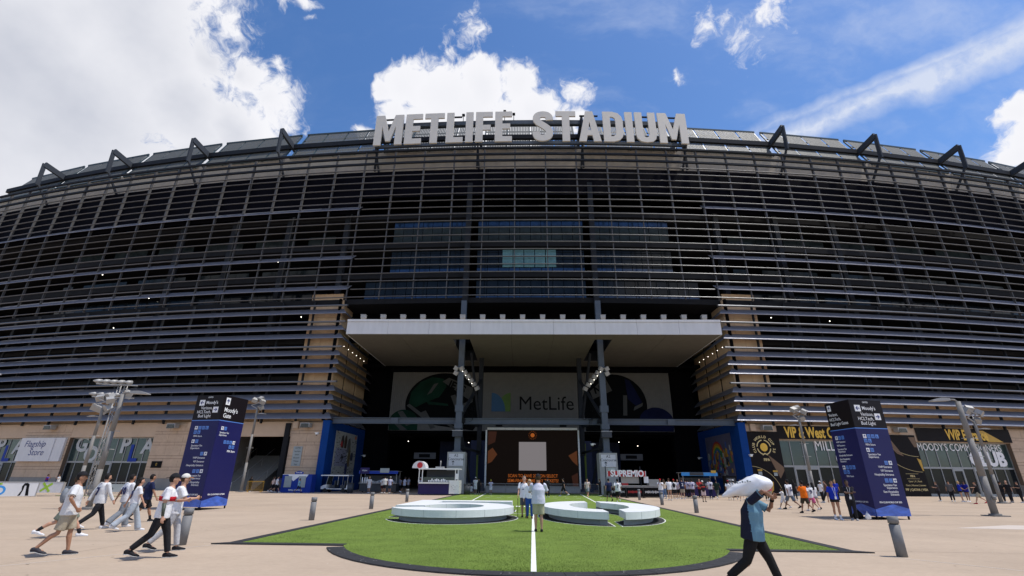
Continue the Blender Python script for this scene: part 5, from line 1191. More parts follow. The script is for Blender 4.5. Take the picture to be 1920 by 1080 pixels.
# ------------------------------------------------------------------ people
_skin = {}
def skin(k):
    c = {'light': (.46, .25, .165), 'mid': (.34, .17, .10), 'tan': (.22, .105, .06), 'dark': (.10, .05, .03)}[k]
    return mat('skin_'+k, c, .55, var=.06, scale=6)
def cloth(c, r=.85):
    c = tuple(round(v, 3) for v in c); return mat('cloth_%d_%d_%d' % tuple(int(v*1000) for v in c), c, r, var=.09, scale=7, bump=1.0, bscale=11, spec=.2)
RAW = []
def raw(mb, name, m, parent, vox, smooth=3):
    o = mb.build(name, m, parent)
    if vox:
        r = o.modifiers.new('r', 'REMESH'); r.mode = 'VOXEL'; r.voxel_size = vox; r.use_smooth_shade = True
        s_ = o.modifiers.new('s', 'SMOOTH'); s_.factor = .5; s_.iterations = smooth
        RAW.append(o)
    return o
def ik(S, T, a, b, pole):
    S, T = Vector(S), Vector(T); d = T-S; L_ = min(d.length, (a+b)*.995); dn = d.normalized(); T = S+dn*L_
    x = (a*a-b*b+L_*L_)/(2*L_); h = math.sqrt(max(0, a*a-x*x)); p = Vector(pole); p = (p-dn*p.dot(dn)).normalized()
    return S+dn*x+p*h, T
def person(x, y, face, lb, pose='stand', h=1.75, build=1.0, sk='light', hair=('short', (.02, .013, .01)), cap=None, top=(.75, .75, .78), sleeve='short', bot=('shorts', (.02, .02, .025)),
           shoe=(.6, .6, .6), sock=None, num=None, numc=None, near=False, fem=False, arms=None, group=None, z=0, band=None, extra=None, lean=0, backpack=None, lanyard=False, stride=None, headturn=0):
    K = h/1.75; vox = .0125 if near else .030; vc = .014 if near else .030
    st = stride if stride is not None else {'walk': 26, 'stand': 3, 'kneel': 0}[pose if pose in ('walk', 'stand', 'kneel') else 'stand']
    # legs
    J = {}
    hipz = .93
    for s, th, fl in ((-1, st, 6 if st > 5 else 1), (1, -st*.85, 30 if st > 12 else 2)):
        hip = Vector((s*.092*(1.06 if fem else 1), 0, hipz)); th, t2 = R(th), R(th-fl)
        kn = hip+Vector((s*.006, sin(th), -cos(th)))*.43; an = kn+Vector((s*.004, sin(t2), -cos(t2)))*.42
        J[s] = [hip, kn, an, t2]
    if pose == 'kneel':
        for s in (-1, 1): J[s] = [Vector((s*.09, 0, .42)), Vector((s*.16, .36, .46)), Vector((s*.12, .10, .09)), 0]
    dz = .088-min(J[-1][2].z, J[1][2].z) if pose != 'kneel' else 0
    for s in (-1, 1):
        for i in range(3): J[s][i] = J[s][i]+Vector((0, 0, dz))
    P = (J[-1][0]+J[1][0])/2; ln = R(lean)
    def tor(zr, yr=0, xr=0):   # torso frame leaning from the pelvis
        return P+Vector((xr, sin(ln)*zr+yr*cos(ln), cos(ln)*zr-yr*sin(ln)))
    b = build+(.07 if near else .02); sw = (.175 if fem else .195)*(.6+.4*b)
    Hd = tor(.68, .02)
    # arms
    A = {}
    a_ = arms or ('swing' if pose == 'walk' else 'down')
    for s in (-1, 1):
        S = tor(.485, -.005, s*(sw-.01)); m = a_[s] if isinstance(a_, dict) else a_
        tgt = {'swing': tor(-.04, (.22 if s > 0 else -.20), s*.26*b), 'down': tor(-.08, .03, s*.27*b), 'hips': tor(.06, .10, s*.20*b), 'phone': tor(.27, .36, s*.07), 'camera': tor(.56, .27, s*.09),
               'head': tor(.80, .12, s*.10), 'cross': tor(.27, .24, -s*.10), 'front': tor(.10, .30, s*.12), 'point': tor(.35, .50, s*.25), 'pocket': tor(-.04, .06, s*.21*b), 'back': tor(.02, -.14, s*.08), 'hold': tor(.32, .33, s*.16),
               'bagA': tor(.60, .30, .05), 'bagB': tor(.57, .30, -.10), 'cane': tor(-.02, .22, s*.27), 'hug': tor(.40, -.05, s*.45), 'chin': tor(.52, .22, s*.05)}[m]
        pole = {'swing': (s*.3, -1, -.1), 'down': (s*.3, -1, 0), 'hips': (s*1, -.6, -.1), 'phone': (s*.7, -.5, -1), 'camera': (s*.8, 0, -1), 'head': (s*1, .2, .1), 'cross': (s*.6, -.1, -1), 'front': (s*.7, -.6, -.4), 'point': (s*.4, -.3, -1), 'pocket': (s*1, -.7, 0), 'back': (s*1, -.3, 0), 'hold': (s*.8, -.3, -1),
                'bagA': (1, -.35, .45), 'bagB': (-.3, 1, -.8), 'cane': (s*.4, -1, 0), 'hug': (0, -1, -.4), 'chin': (s*.6, 0, -1)}[m]
        E_, Wr = ik(S, tgt, .285, .26, pole); A[s] = (S, E_, Wr, m)
    body = MB(); n = 14 if near else 9
    for s in (-1, 1):
        hip, kn, an, t2 = J[s]; c = .92+.08*b
        m1 = hip.lerp(kn, .45); m2 = kn.lerp(an, .32)
        body.tube([hip+Vector((0, 0, .02)), m1, kn+Vector((0, .005, .03)), kn+Vector((0, 0, -.04)), m2+Vector((0, -.012, 0)), kn.lerp(an, .75), an], [.083*c, .077*c, .053, .049, .055, .038, .034], n=n, round_=1)
        fd = Vector((0, cos(t2*.6), 0)); body.tube([an+Vector((0, -.015, -.045)), an+Vector((0, .05, -.056)), an+Vector((0, .12, -.066))], [.026, .028, .022], n=n, round_=1)
        S, E_, Wr, m = A[s]
        body.tube([S, S.lerp(E_, .35), E_, E_.lerp(Wr, .3), Wr], [.048*c, .046*c, .036, .037, .024], n=n, round_=1)
        hd = (Wr-E_).normalized()
        side = hd.cross(Vector((s, .2, .1))).normalized()
        if m in ('phone', 'camera', 'hold', 'bagA', 'bagB'): hd = (hd+Vector((-s*.4, .3, .25))).normalized()
        palm = Wr+hd*.085
        body.tube([Wr, Wr+hd*.04, palm], [.024, .03, .036], [.020, .017, .014], n=8, upv=side.cross(hd).normalized(), round_=1)
        if near:
            curl = Vector((-s*.6, .25, -.15))
            ax = side.cross(hd).normalized()
            wv = hd.cross(ax).normalized()
            for i, (o_, l_) in enumerate(((-.028, .068), (-.0095, .078), (.0095, .074), (.028, .058))):
                f0_ = palm+wv*o_-hd*.012; f1 = f0_+hd*l_*.45+curl*.006; f2 = f1+(hd+curl*.6).normalized()*l_*.35; f3 = f2+(hd*.5+curl).normalized()*l_*.28
                body.tube([f0_, f1, f2, f3], [.0098, .0092, .0085, .0075], n=7, round_=1)
            body.tube([Wr+hd*.02-wv*.02, Wr+hd*.05-wv*.045, Wr+hd*.085-wv*.058+curl*.012], [.012, .0105, .009], n=7, round_=1)
    # torso, neck, head
    rings = [(-.06, .15, .10), (.05, .155*b, .105*b), (.17, .138*b, .098*b), (.33, .158*b, .108*b), (.44, .165, .10), (.51, .095, .075), (.56, .056, .056), (.63, .052, .055)]
    body.tube([tor(r[0], -.01+.02*(r[0] > .5)) for r in rings], [r[1] for r in rings], [r[2] for r in rings], n=16, upv=(0, 1, 0))
    ht = R(headturn)
    def hp(px_, py_, pz_): return Hd+Vector((px_*cos(ht)-py_*sin(ht), px_*sin(ht)+py_*cos(ht), pz_))
    body.ball(hp(0, 0, .03), .074, .094, .108, 16, 12); body.tube([hp(0, .035, -.01), hp(0, .045, -.065)], [.056, .036], [.05, .034], n=12, round_=1)
    body.tube([hp(0, .088, .025), hp(0, .112, -.012)], [.009, .016], n=8, round_=1)
    for s in (-1, 1):
        body.ball(hp(s*.076, -.005, .01), .012, .022, .032, 8, 6)
    e = raw(body, 'person', skin(sk), None, vox, 3 if near else 2)
    e.location = (x, y, z); e.rotation_euler = (0, 0, R(face)); e.scale = (K, K, K); tag(e, lb, 'person', group)
    # shirt
    top_m = cloth(top); sh = MB()
    hem = -.10 if not fem else -.04
    g = .018 if near else .024
    rr = [(hem, .172*b+.004, .122*b+.01), (.05, .168*b+.004, .120*b+.008), (.18, .158*b, .114*b+.006), (.33, .172*b, .120*b), (.44, .172+.01, .108), (.50, .115, .085), (.535, .068, .066)]
    sh.tube([tor(r[0], -.01) for r in rr], [r[1]+g*.5 for r in rr], [r[2]+g*.4 for r in rr], n=18, upv=(0, 1, 0))
    for s in (-1, 1):
        S, E_, Wr, m = A[s]
        if sleeve == 'short': q = [S+Vector((-s*.03, 0, .005)), S, S.lerp(E_, .45), S.lerp(E_, .78)]; r_ = [.062, .066, .064, .067]
        elif sleeve == 'long': q = [S+Vector((-s*.03, 0, .005)), S, S.lerp(E_, .5), E_, Wr]; r_ = [.062, .066, .058, .050, .042]
        else: q = [S+Vector((-s*.03, 0, .005)), S]; r_ = [.06, .06]
        sh.tube(q, [v+g*.2 for v in r_], n=12, round_=0)
    raw(sh, 'shirt', top_m, e, vc, 2)
    if band:
        mb = MB(); mb.tube([tor(.25, -.01), tor(.34, -.01)], [.172*b+.028, .176*b+.028], [.12*b+.026, .124*b+.026], n=22); mb.build('red_band', cloth(band), e)
    # trousers
    kind, bc = bot; tr = MB(); bm_ = cloth(bc)
    tr.tube([tor(.06, -.008), tor(-.02, -.008), tor(-.12, -.008)], [.155*b+.01, .165*b+.012, .15], [.115*b+.004, .122*b+.006, .115], n=16)
    for s in (-1, 1):
        hip, kn, an, t2 = J[s]; c = .92+.08*b
        if kind == 'shorts': q = [hip, hip.lerp(kn, .5), hip.lerp(kn, .96)]; r_ = [.103*c, .101*c, .098*c]
        elif kind == 'short_shorts': q = [hip, hip.lerp(kn, .35)]; r_ = [.100*c, .098*c]
        elif kind == 'wide': q = [hip, hip.lerp(kn, .5), kn, kn.lerp(an, .6), an+Vector((0, 0, -.02))]; r_ = [.102*c, .098*c, .082, .088, .098]
        else: q = [hip, hip.lerp(kn, .5), kn, kn.lerp(an, .5), kn.lerp(an, .93)]; r_ = [.100*c, .092*c, .070, .064, .056]
        tr.tube(q, [v+.004 for v in r_], n=14)
    raw(tr, 'shorts' if 'short' in kind else 'trousers', bm_, e, vc, 2)
    for s in (-1, 1):
        hip, kn, an, t2 = J[s]; mb = MB(); a = an+Vector((0, 0, 0)); tip = max(0, an.z-.09)
        dn = Vector((0, 0, -min(tip, .07)*.8))
        mb.tube([a+Vector((0, -.052, -.036)), a+Vector((0, 0, -.034)), a+Vector((0, .09, -.055))+dn*.6, a+Vector((0, .175, -.064))+dn], [.040, .047, .049, .036], [.052, .056, .040, .026], n=12, upv=(0, 0, 1), round_=1)
        o = raw(mb, 'shoe', cloth(shoe, .6), e, .012 if near else 0, 1)
        if near: MB().tube([a+Vector((0, -.085, -.080)), a+Vector((0, .0, -.080)), a+Vector((0, .10, -.082))+dn*.7, a+Vector((0, .205, -.083))+dn], [.034, .043, .047, .03], [.009]*4, n=12, upv=(0, 0, 1)).build('sole', cloth((.6, .6, .6)), o)
        if sock: MB().tube([a+Vector((0, 0, -.02)), a+(kn-a).normalized()*.14], [.041, .047], n=12).build('sock', cloth(sock), e)
    # hair
    if hair:
        hk, hc = hair; hm = cloth(hc, .7); mb = MB()
        def hf(v):
            if v.y > .020 and v.z < .050: return v*.78
            if v.z < -.075: return Vector((v.x*.86, v.y*.86, v.z*.95))
            return v
        def rot(v): return Vector((v.x*cos(ht)-v.y*sin(ht), v.x*sin(ht)+v.y*cos(ht), v.z))
        mb.ball(hp(0, -.014, .040), .0855, .100, .116, 18, 14, fn=lambda v: rot(hf(v)))
        if hk == 'long': mb.tube([hp(0, -.05, .04), hp(0, -.095, -.05), hp(0, -.125, -.16), hp(0, -.125, -.30), hp(.01, -.11, -.40)], [.07, .085, .095, .08, .045], [.05, .045, .04, .035, .02], n=10, round_=1)
        if hk == 'bob': mb.tube([hp(0, -.03, .06), hp(0, -.045, -.02), hp(0, -.04, -.11)], [.085, .105, .10], [.085, .075, .055], n=12, round_=.5)
        if hk == 'curly':
            for i in range(26): a = i*2.4; mb.ball(hp(.06*cos(a), -.03+.06*sin(a), .08+.05*cos(i)), .034, n=6, k=4)
        o = raw(mb, 'hair', hm, e, 0)
    if cap:
        cc, brc = cap[:2]; back = len(cap) > 2; mb = MB()
        def capf(v):
            v = Vector((v.x, v.y, max(v.z, -.004))); return Vector((v.x*cos(ht)-v.y*sin(ht), v.x*sin(ht)+v.y*cos(ht), v.z))
        mb.ball(hp(0, -.006, .058), .089, .105, .100, 18, 12, fn=capf); o = mb.build('cap', cloth(cc), e)
        dr = -1 if back else 1
        MB().tube([hp(0, dr*.07, .060), hp(0, dr*.125, .060), hp(0, dr*.175, .046)], [.078, .070, .038], [.009, .007, .005], n=12, upv=(0, 0, 1)).build('brim', cloth(brc), o)
    if near:
        for s in (-1, 1): MB().ball(hp(s*.030, .083, .032), .0095, .008, .006, 8, 6).build('eye', m_txk, e); MB().tube([hp(s*.018, .090, .053), hp(s*.046, .080, .051)], .004, n=6).build('eyebrow', cloth((.03, .02, .012)), e)
        MB().tube([hp(-.022, .078, -.042), hp(0, .086, -.044), hp(.022, .078, -.042)], .0048, n=6).build('mouth', mat('lip', (.30, .10, .08), .5), e)
    if near and top[0] > .4 and not fem:      # club crest and small print on the chest
        q = tor(.37, 0); MB().box(-.10, -.065, 0, .004, -.02, .025).build('chest_crest', cloth((.05, .05, .2)), e, (q.x, q.y+.124*b+.021, q.z)); MB().box(-.09, .09, 0, .004, -.018, .012).build('chest_print', cloth((.12, .12, .2)), e, (q.x, q.y+.124*b+.024, q.z-.11))
    if near and sleeve == 'short' and not fem:
        for s in (-1, 1): S, E_, Wr, m = A[s]; MB().tube([S.lerp(E_, .735), S.lerp(E_, .775)], [.0725, .0728], n=14).build('sleeve_hem', cloth(tuple(v*.55 for v in top)), e)
    if num:
        q = tor(.26, 0); dpt = .124*b+.026
        o = text(num, .33 if near else .32, cloth(numc or (.015, .02, .10)), e, (q.x, q.y-dpt, q.z), 0, name='shirt_number', bold=.03, depth=.012)
    if backpack:
        q = tor(.28, 0); MB().ball((q.x, q.y-.20, q.z), .14, .09, .21, 12, 8).build('backpack', cloth(backpack), e)
    if lanyard:
        q = tor(.42, .125*b+.02); r2 = tor(.10, .135*b+.03); MB().bar(q+Vector((-.06, -.02, .08)), r2, .012, .004).bar(q+Vector((.06, -.02, .08)), r2, .012, .004).build('lanyard', m_tx, e)
        MB().box(r2.x-.045, r2.x+.045, r2.y-.004, r2.y+.004, r2.z-.12, r2.z).build('badge', m_tx, e)
    return e, A, J, tor, hp
def held(name, lb, cat, mb, m, e, K=1.0, kids=()):
    """a thing held by a figure: its own top-level object with the figure's transform"""
    o = mb.build(name, m); o.location = e.location; o.rotation_euler = e.rotation_euler; o.scale = e.scale; tag(o, lb, cat); return o

WH = (.70, .70, .73); OW = (.62, .62, .63); LIL = (.50, .48, .60); BK = (.015, .015, .018); NV = (.012, .018, .06); KH = (.36, .31, .23); OLV = (.14, .15, .09); GY = (.20, .22, .25); LJ = (.36, .40, .45); JN = (.06, .10, .22); BL = (.01, .03, .35)
BR = (.05, .028, .015); BLK = (.012, .01, .01); BLO = (.45, .30, .13); GRH = (.16, .14, .12)
CROWD = 'people in the crowd on the plaza'
Wk = 'walk'
e, A, J, tor, hp = person(-10.67, 11.70, -52, 'man in black cap, white jersey and khaki shorts striding at the far left front', Wk,1.76,1.16,'mid',('short',BLK),(BK,BK),OW,bot=('shorts',KH),shoe=(.03,.03,.04),near=True,arms='hips',stride=14,headturn=-12)
e, A, J, tor, hp = person(-13.65, 14.90, -50, 'man in grey-green shorts half hidden behind the black-capped walker', Wk,1.76,1.05,'light',('short',BR),None,WH,bot=('shorts',(.14,.16,.13)),shoe=WH,sock=BK,near=True,backpack=GY,stride=32)
e, A, J, tor, hp = person(-14.65, 17.10, -22, 'man in long white jersey numbered 7 and black trousers, seen from behind', Wk,1.80,1.1,'light',('short',BLK),None,OW,sleeve='long',bot=('trousers',BK),shoe=WH,num='7',near=True,stride=26)
e, A, J, tor, hp = person(-14.39, 17.88, -26, 'person in white jersey numbered 10 and loose grey trousers beside the long-haired woman', Wk,1.74,1.05,'mid',('short',BLK),None,WH,bot=('wide',GY),shoe=WH,num='10',near=True,stride=18)
e, A, J, tor, hp = person(-13.16, 16.76, -40, 'woman with long wavy black hair, white jersey and pale wide jeans', Wk,1.66,.98,'light',('long',BLK),None,WH,bot=('wide',LJ),shoe=WH,near=True,fem=True,stride=24,num='9')
e, A, J, tor, hp = person(-15.22, 19.95, -38, 'man in navy T-shirt and black shorts walking behind the phone users', Wk,1.78,1.12,'mid',('short',BLK),None,NV,bot=('shorts',BK),shoe=BK,sock=BK,near=True,stride=24)
e, A, J, tor, hp = person(-8.78, 12.56, -58, 'man in white cap with orange brim looking down at his phone', Wk,1.74,1.0,'light',('short',BR),((.62,.6,.56),(.55,.22,.05)),WH,bot=('trousers',(.42,.42,.44)),shoe=BK,near=True,arms='phone',stride=16,lean=3)
q = (A[-1][2]+A[1][2])/2+Vector((0, .09, .03)); held('mobile_phone', 'dark phone held by the man in the orange-brimmed cap', 'phone', MB().box(q.x-.036, q.x+.036, q.y-.005, q.y+.005, q.z-.07, q.z+.07), m_txk, e)
e, A, J, tor, hp = person(-8.28, 11.47, -60, 'man in backwards black cap and white jersey with a red chest band, front left', Wk,1.76,1.04,'light',('short',BLK),(BK,BK,1),WH,bot=('trousers',BK),shoe=BK,near=True,arms={-1:'phone',1:'down'},band=(.40,.01,.02),stride=20,lean=3)
S, E_, Wr, m = A[1]; MB().tube([E_, Wr], [.041, .029], n=12).build('tattooed_skin', mat('tattoo', (.05, .06, .045), .6, var=.6, scale=30), e)
e, A, J, tor, hp = person(0.18, 18.01, 0, 'photographer in pale lilac polo and khaki shorts, back to the camera', 'stand',1.82,1.2,'light',('short',BR),(BK,BK),(.60,.60,.72),bot=('shorts',(.40,.38,.26)),shoe=BK,near=True,arms='hold')
q = (A[-1][2]+A[1][2])/2+Vector((0, .09, .04)); held('mobile_phone', 'dark phone held up in front of the photographer on the turf', 'phone', MB().box(q.x-.04, q.x+.04, q.y-.006, q.y+.006, q.z-.08, q.z+.08), m_txk, e)
e, A, J, tor, hp = person(-0.41, 24.28, 176, 'elderly man in white shirt and grey shorts with a walking cane, facing the photographer', 'stand',1.78,1.12,'light',('short',GRH),None,WH,bot=('shorts',(.09,.09,.10)),shoe=BK,near=True,arms={1:'cane',-1:'hug'})
q = A[1][2]+Vector((0, .03, -.07)); held('walking_cane', 'dark walking cane in the hand of the elderly man', 'cane', MB().tube([(q.x, q.y-.06, q.z+.02), (q.x, q.y+.02, q.z+.03), (q.x, q.y+.05, .0)], [.014, .014, .011], n=8), m_txk, e)
e, A, J, tor, hp = person(-0.16, 23.69, 184, 'blonde woman with sunglasses in white top and blue jeans, standing by the elderly man', 'stand',1.64,1.0,'light',('bob',BLO),None,WH,sleeve='long',bot=('trousers',(.02,.07,.28)),shoe=BR,near=True,fem=True,arms='down')
MB().box(-.06, -.006, .0, .012, -.02, .02).box(.006, .06, .0, .012, -.02, .02).build('sunglasses', m_txk, e, hp(0, .088, .034)); MB().tube([hp(.1, -.02, -.20), hp(-.05, .13, -.45), hp(-.16, .08, -.62)], .012, n=6).build('bag_strap', m_txk, e)
e, A, J, tor, hp = person(14.16, 25.12, 175, 'woman in royal blue polo and black shorts with a badge, beside the right pylon', 'stand',1.70,1.05,'mid',('short',BLK),None,BL,bot=('short_shorts',BK),shoe=WH,sock=WH,near=True,fem=True,arms={1:'down',-1:'back'},lanyard=True)
e, A, J, tor, hp = person(14.75, 24.90, 160, 'person in black with folded blue sleeves leaning by the right pylon', 'stand',1.72,1.02,'dark',('short',BLK),None,(.02,.02,.025),sleeve='short',bot=('trousers',BK),shoe=(.3,.3,.32),near=True,arms='cross',lanyard=True)
e, A, J, tor, hp = person(6.03, 41.50, 8, 'man in navy shirt with red patch and black shorts walking away over the turf', Wk,1.80,1.15,'mid',('short',BLK),None,NV,bot=('shorts',BK),shoe=BK, group=CROWD)
e, A, J, tor, hp = person(6.66, 41.00, -8, 'man in white shirt numbered 7 and black shorts walking towards the red sign', Wk,1.78,1.15,'tan',('short',BLK),(BK,BK),WH,bot=('shorts',BK),shoe=WH,num='7', group=CROWD)
e, A, J, tor, hp = person(7.09, 55.00, 60, 'woman in black leaning in the shade right of the screen', 'stand',1.68,.95,'light',('long',BLK),None,BK,bot=('trousers',BK),fem=True,arms='phone', group=CROWD)
e, A, J, tor, hp = person(10.98, 45.00, 160, 'person in red cap and white shirt holding a folded white bag', 'stand',1.74,1.1,'tan',('short',BLK),((.45,.01,.02),(.45,.01,.02)),WH,bot=('trousers',JN),arms='chin',shoe=WH, group=CROWD)
e, A, J, tor, hp = person(12.53, 50.00, 20, 'person in blue jeans and pale top behind the red-capped one', 'stand',1.72,1.0,'light',('long',BR),None,(.6,.5,.4),bot=('trousers',(.12,.19,.32)),fem=True,arms='front', group=CROWD)
e, A, J, tor, hp = person(11.97, 46.00, 10, 'person in white T-shirt and olive shorts, legs bare, back turned', 'stand',1.78,1.1,'light',('short',BR),None,WH,bot=('short_shorts',(.16,.12,.03)),shoe=WH,arms='front', group=CROWD)
e, A, J, tor, hp = person(13.21, 49.00, -15, 'person in white T-shirt and black shorts with a dark shoulder bag', 'stand',1.72,1.1,'mid',('short',(.12,.03,.01)),((.4,.02,.02),(.4,.02,.02)),OW,bot=('shorts',BK),shoe=WH,backpack=BK, group=CROWD)
e, A, J, tor, hp = person(13.83, 50.00, 170, 'person in lilac shirt facing out of the queue', 'stand',1.72,1.0,'light',('short',BR),None,LIL,bot=('shorts',BK), group=CROWD)
e, A, J, tor, hp = person(14.09, 49.50, 5, 'man in navy T-shirt numbered 2 and khaki shorts', 'stand',1.82,1.1,'light',('short',BR),None,NV,bot=('shorts',(.30,.26,.20)),shoe=WH,num='2',numc=WH,stride=8, group=CROWD)
e, A, J, tor, hp = person(15.17, 52.00, -30, 'person in dark shirt waiting between the navy shirt and number 5', 'stand',1.76,1.0,'mid',('short',BLK),None,(.10,.03,.03),bot=('trousers',BK), group=CROWD)
e, A, J, tor, hp = person(15.09, 51.00, -5, 'person in lilac-white jersey numbered 5 and black trousers', 'stand',1.74,1.05,'mid',('short',BLK),None,(.46,.44,.56),bot=('trousers',BK),num='5', group=CROWD)
e, A, J, tor, hp = person(15.34, 50.50, 5, 'person in lilac-white jersey numbered 6 and black shorts', 'stand',1.76,1.1,'mid',('short',BLK),None,(.46,.44,.56),bot=('shorts',BK),num='6', group=CROWD)
e, A, J, tor, hp = person(16.21, 51.00, 175, 'person in red and white striped jersey by the drinks stall', 'stand',1.78,1.05,'light',('short',BLK),None,(.42,.03,.03),bot=('trousers',BK),arms='front', group=CROWD)
e, A, J, tor, hp = person(14.08, 43.50, 180, 'person in white cap and pink shorts with a red scarf, facing the camera', 'stand',1.62,1.0,'tan',('short',BLK),((.6,.58,.56),(.6,.58,.56)),(.03,.02,.02),bot=('shorts',(.55,.42,.42)),arms='hold',shoe=BK,band=(.45,.03,.03), group=CROWD)
e, A, J, tor, hp = person(16.88, 50.00, 0, 'person in white jersey numbered 8 and navy trousers, back turned', 'stand',1.78,1.05,'light',('short',BLK),None,(.55,.54,.62),bot=('trousers',NV),num='8', group=CROWD)
e, A, J, tor, hp = person(17.30, 49.50, -35, 'man in dark green shirt and grey trousers walking right', Wk,1.80,1.12,'tan',('short',BLK),None,(.012,.025,.018),bot=('trousers',(.07,.08,.07)),shoe=WH, group=CROWD)
e, A, J, tor, hp = person(17.67, 47.50, -20, 'person in white T-shirt, red cap and black shorts walking away', Wk,1.72,1.05,'mid',('short',BLK),((.3,.01,.02),(.3,.01,.02)),WH,bot=('shorts',BK), group=CROWD)
e, A, J, tor, hp = person(18.14, 47.50, -12, 'person in white T-shirt and white cap beside the red-capped walker', Wk,1.78,1.05,'mid',('short',BLK),((.65,.65,.65),(.65,.65,.65)),WH,bot=('shorts',BK), group=CROWD)
e, A, J, tor, hp = person(18.15, 46.00, -15, 'man in dark grey shirt with arms at his sides behind the white sack', Wk,1.78,1.12,'light',('short',BR),None,(.10,.09,.10),bot=('shorts',BK), group=CROWD)
e, A, J, tor, hp = person(19.62, 48.00, -60, 'child in white shirt beside the blue-capped person', 'stand',1.40,1.0,'light',('short',BLO),None,WH,bot=('shorts',NV), group=CROWD)
e, A, J, tor, hp = person(19.43, 47.00, 150, 'person in light blue cap and white and red jersey', 'stand',1.72,1.0,'light',('short',BR),((.15,.35,.50),(.15,.35,.50)),WH,bot=('shorts',BK), group=CROWD)
e, A, J, tor, hp = person(21.18, 48.00, -40, 'person in dark brown shirt just behind the pink polo', 'stand',1.78,1.0,'mid',('short',BR),None,(.05,.03,.02),bot=('trousers',BK), group=CROWD)
e, A, J, tor, hp = person(20.82, 46.50, -50, 'man in pink polo, black cap and khaki trousers', Wk,1.80,1.1,'light',('short',BR),(BK,BK),(.62,.16,.17),bot=('trousers',(.40,.33,.22)),shoe=WH,arms='pocket', group=CROWD)
e, A, J, tor, hp = person(15.97, 34.00, 60, 'child in white shirt and white shorts reaching out a hand', Wk,1.28,1.0,'tan',('short',BLK),None,WH,bot=('shorts',WH),num='7',shoe=WH,arms={1:'down',-1:'point'}, group=CROWD)
e, A, J, tor, hp = person(16.24, 33.60, 20, 'man in white jersey numbered 5 and blue-grey shorts stepping away beside the child', Wk,1.84,1.12,'tan',('short',BLK),(BK,BK),WH,bot=('shorts',(.10,.13,.18)),shoe=BK,num='5',stride=30, group=CROWD)
e, A, J, tor, hp = person(23.68, 48.00, -10, 'woman in black with tied arms near the glass doors', 'stand',1.74,.95,'light',('long',BLK),None,BK,bot=('trousers',BK),fem=True,shoe=WH, group=CROWD)
e, A, J, tor, hp = person(15.28, 30.00, 15, 'person in bright orange T-shirt and dark olive shorts', Wk,1.70,1.15,'mid',('short',BLK),None,(.85,.17,.01),bot=('shorts',(.05,.045,.03)),shoe=BK,stride=20,arms='phone', group=CROWD)
e, A, J, tor, hp = person(16.67, 32.00, 5, 'person in white jersey numbered 9 and pink shorts behind the orange shirt', Wk,1.62,1.0,'mid',('short',BLK),None,WH,bot=('shorts',(.50,.10,.22)),num='9',shoe=WH, group=CROWD)
e, A, J, tor, hp = person(17.21, 32.60, -10, 'woman in white top and short grey shorts with long black hair', Wk,1.64,.95,'light',('long',BLK),None,WH,bot=('short_shorts',(.30,.32,.36)),fem=True,shoe=BK, group=CROWD)
e, A, J, tor, hp = person(24.98, 46.00, -80, 'person in white cap and white shirt behind the slim pole', 'stand',1.66,1.0,'light',('short',BLK),((.65,.65,.65),(.65,.65,.65)),WH,bot=('trousers',BK), group=CROWD)
e, A, J, tor, hp = person(24.30, 44.00, 60, 'man in grey and red vest with black trousers walking left', Wk,1.80,1.05,'light',('short',BR),(BK,BK),(.14,.08,.06),bot=('trousers',BK), group=CROWD)
e, A, J, tor, hp = person(26.82, 47.00, 170, 'person in royal blue shirt in front of the glass doors', 'stand',1.76,1.0,'light',('short',BLO),None,BL,bot=('trousers',BK), group=CROWD)
e, A, J, tor, hp = person(37.81, 50.00, 70, 'staff member in dark clothes with arms forward, leftmost at the far right doors', 'stand',1.68,1.0,'light',('short',BR),None,(.04,.035,.04),bot=('trousers',BK),arms='hold', group=CROWD)
e, A, J, tor, hp = person(38.56, 49.50, 140, 'person in grey shirt bending at the far right doors', 'stand',1.80,1.05,'light',('short',BR),(BK,BK),(.10,.10,.11),bot=('trousers',BK),lean=14, group=CROWD)
e, A, J, tor, hp = person(39.02, 49.00, -120, 'person in bright blue shirt and black shorts, left of a pair', 'stand',1.74,1.0,'light',('short',BLO),None,BL,bot=('short_shorts',BK),fem=True,shoe=WH,arms='front', group=CROWD)
e, A, J, tor, hp = person(39.53, 49.00, 120, 'person in dark blue shirt and black shorts, right of a pair', 'stand',1.76,1.1,'tan',('short',BLK),(BK,BK),(.01,.015,.2),bot=('short_shorts',BK),shoe=WH,arms='front', group=CROWD)
e, A, J, tor, hp = person(36.78, 44.50, 75, 'man in black T-shirt, khaki shorts and red shoes walking left', Wk,1.80,1.1,'light',('short',BR),(BK,BK),BK,bot=('shorts',KH),shoe=(.5,.02,.04),arms={1:'swing',-1:'point'}, group=CROWD)
e, A, J, tor, hp = person(42.69, 49.00, -100, 'person in black with sunglasses, first of three right of the slim pole', 'stand',1.74,1.05,'light',('short',BR),(BK,BK),BK,bot=('trousers',(.03,.03,.035)),arms='cross', group=CROWD)
e, A, J, tor, hp = person(42.85, 48.50, 100, 'tall bald man in black, second of three right of the slim pole', 'stand',1.82,1.15,'light',None,None,BK,bot=('trousers',(.025,.025,.03)),shoe=GY, group=CROWD)
e, A, J, tor, hp = person(43.32, 48.00, 80, 'person in black reaching out at the right edge', 'stand',1.76,1.05,'light',('short',BR),(BK,BK),BK,bot=('trousers',BK),arms='hold', group=CROWD)
e, A, J, tor, hp = person(-18.81, 58.60, 170, 'person dressed all in white in front of the long drinks stall', 'stand',1.76,1.05,'light',('short',BLO),None,OW,bot=('shorts',WH),shoe=WH, group=CROWD)
e, A, J, tor, hp = person(-17.33, 58.80, -20, 'person in white T-shirt and dark red shorts left of a close pair', 'stand',1.72,1.05,'tan',('short',BLK),None,OW,bot=('shorts',(.06,.01,.01)), group=CROWD)
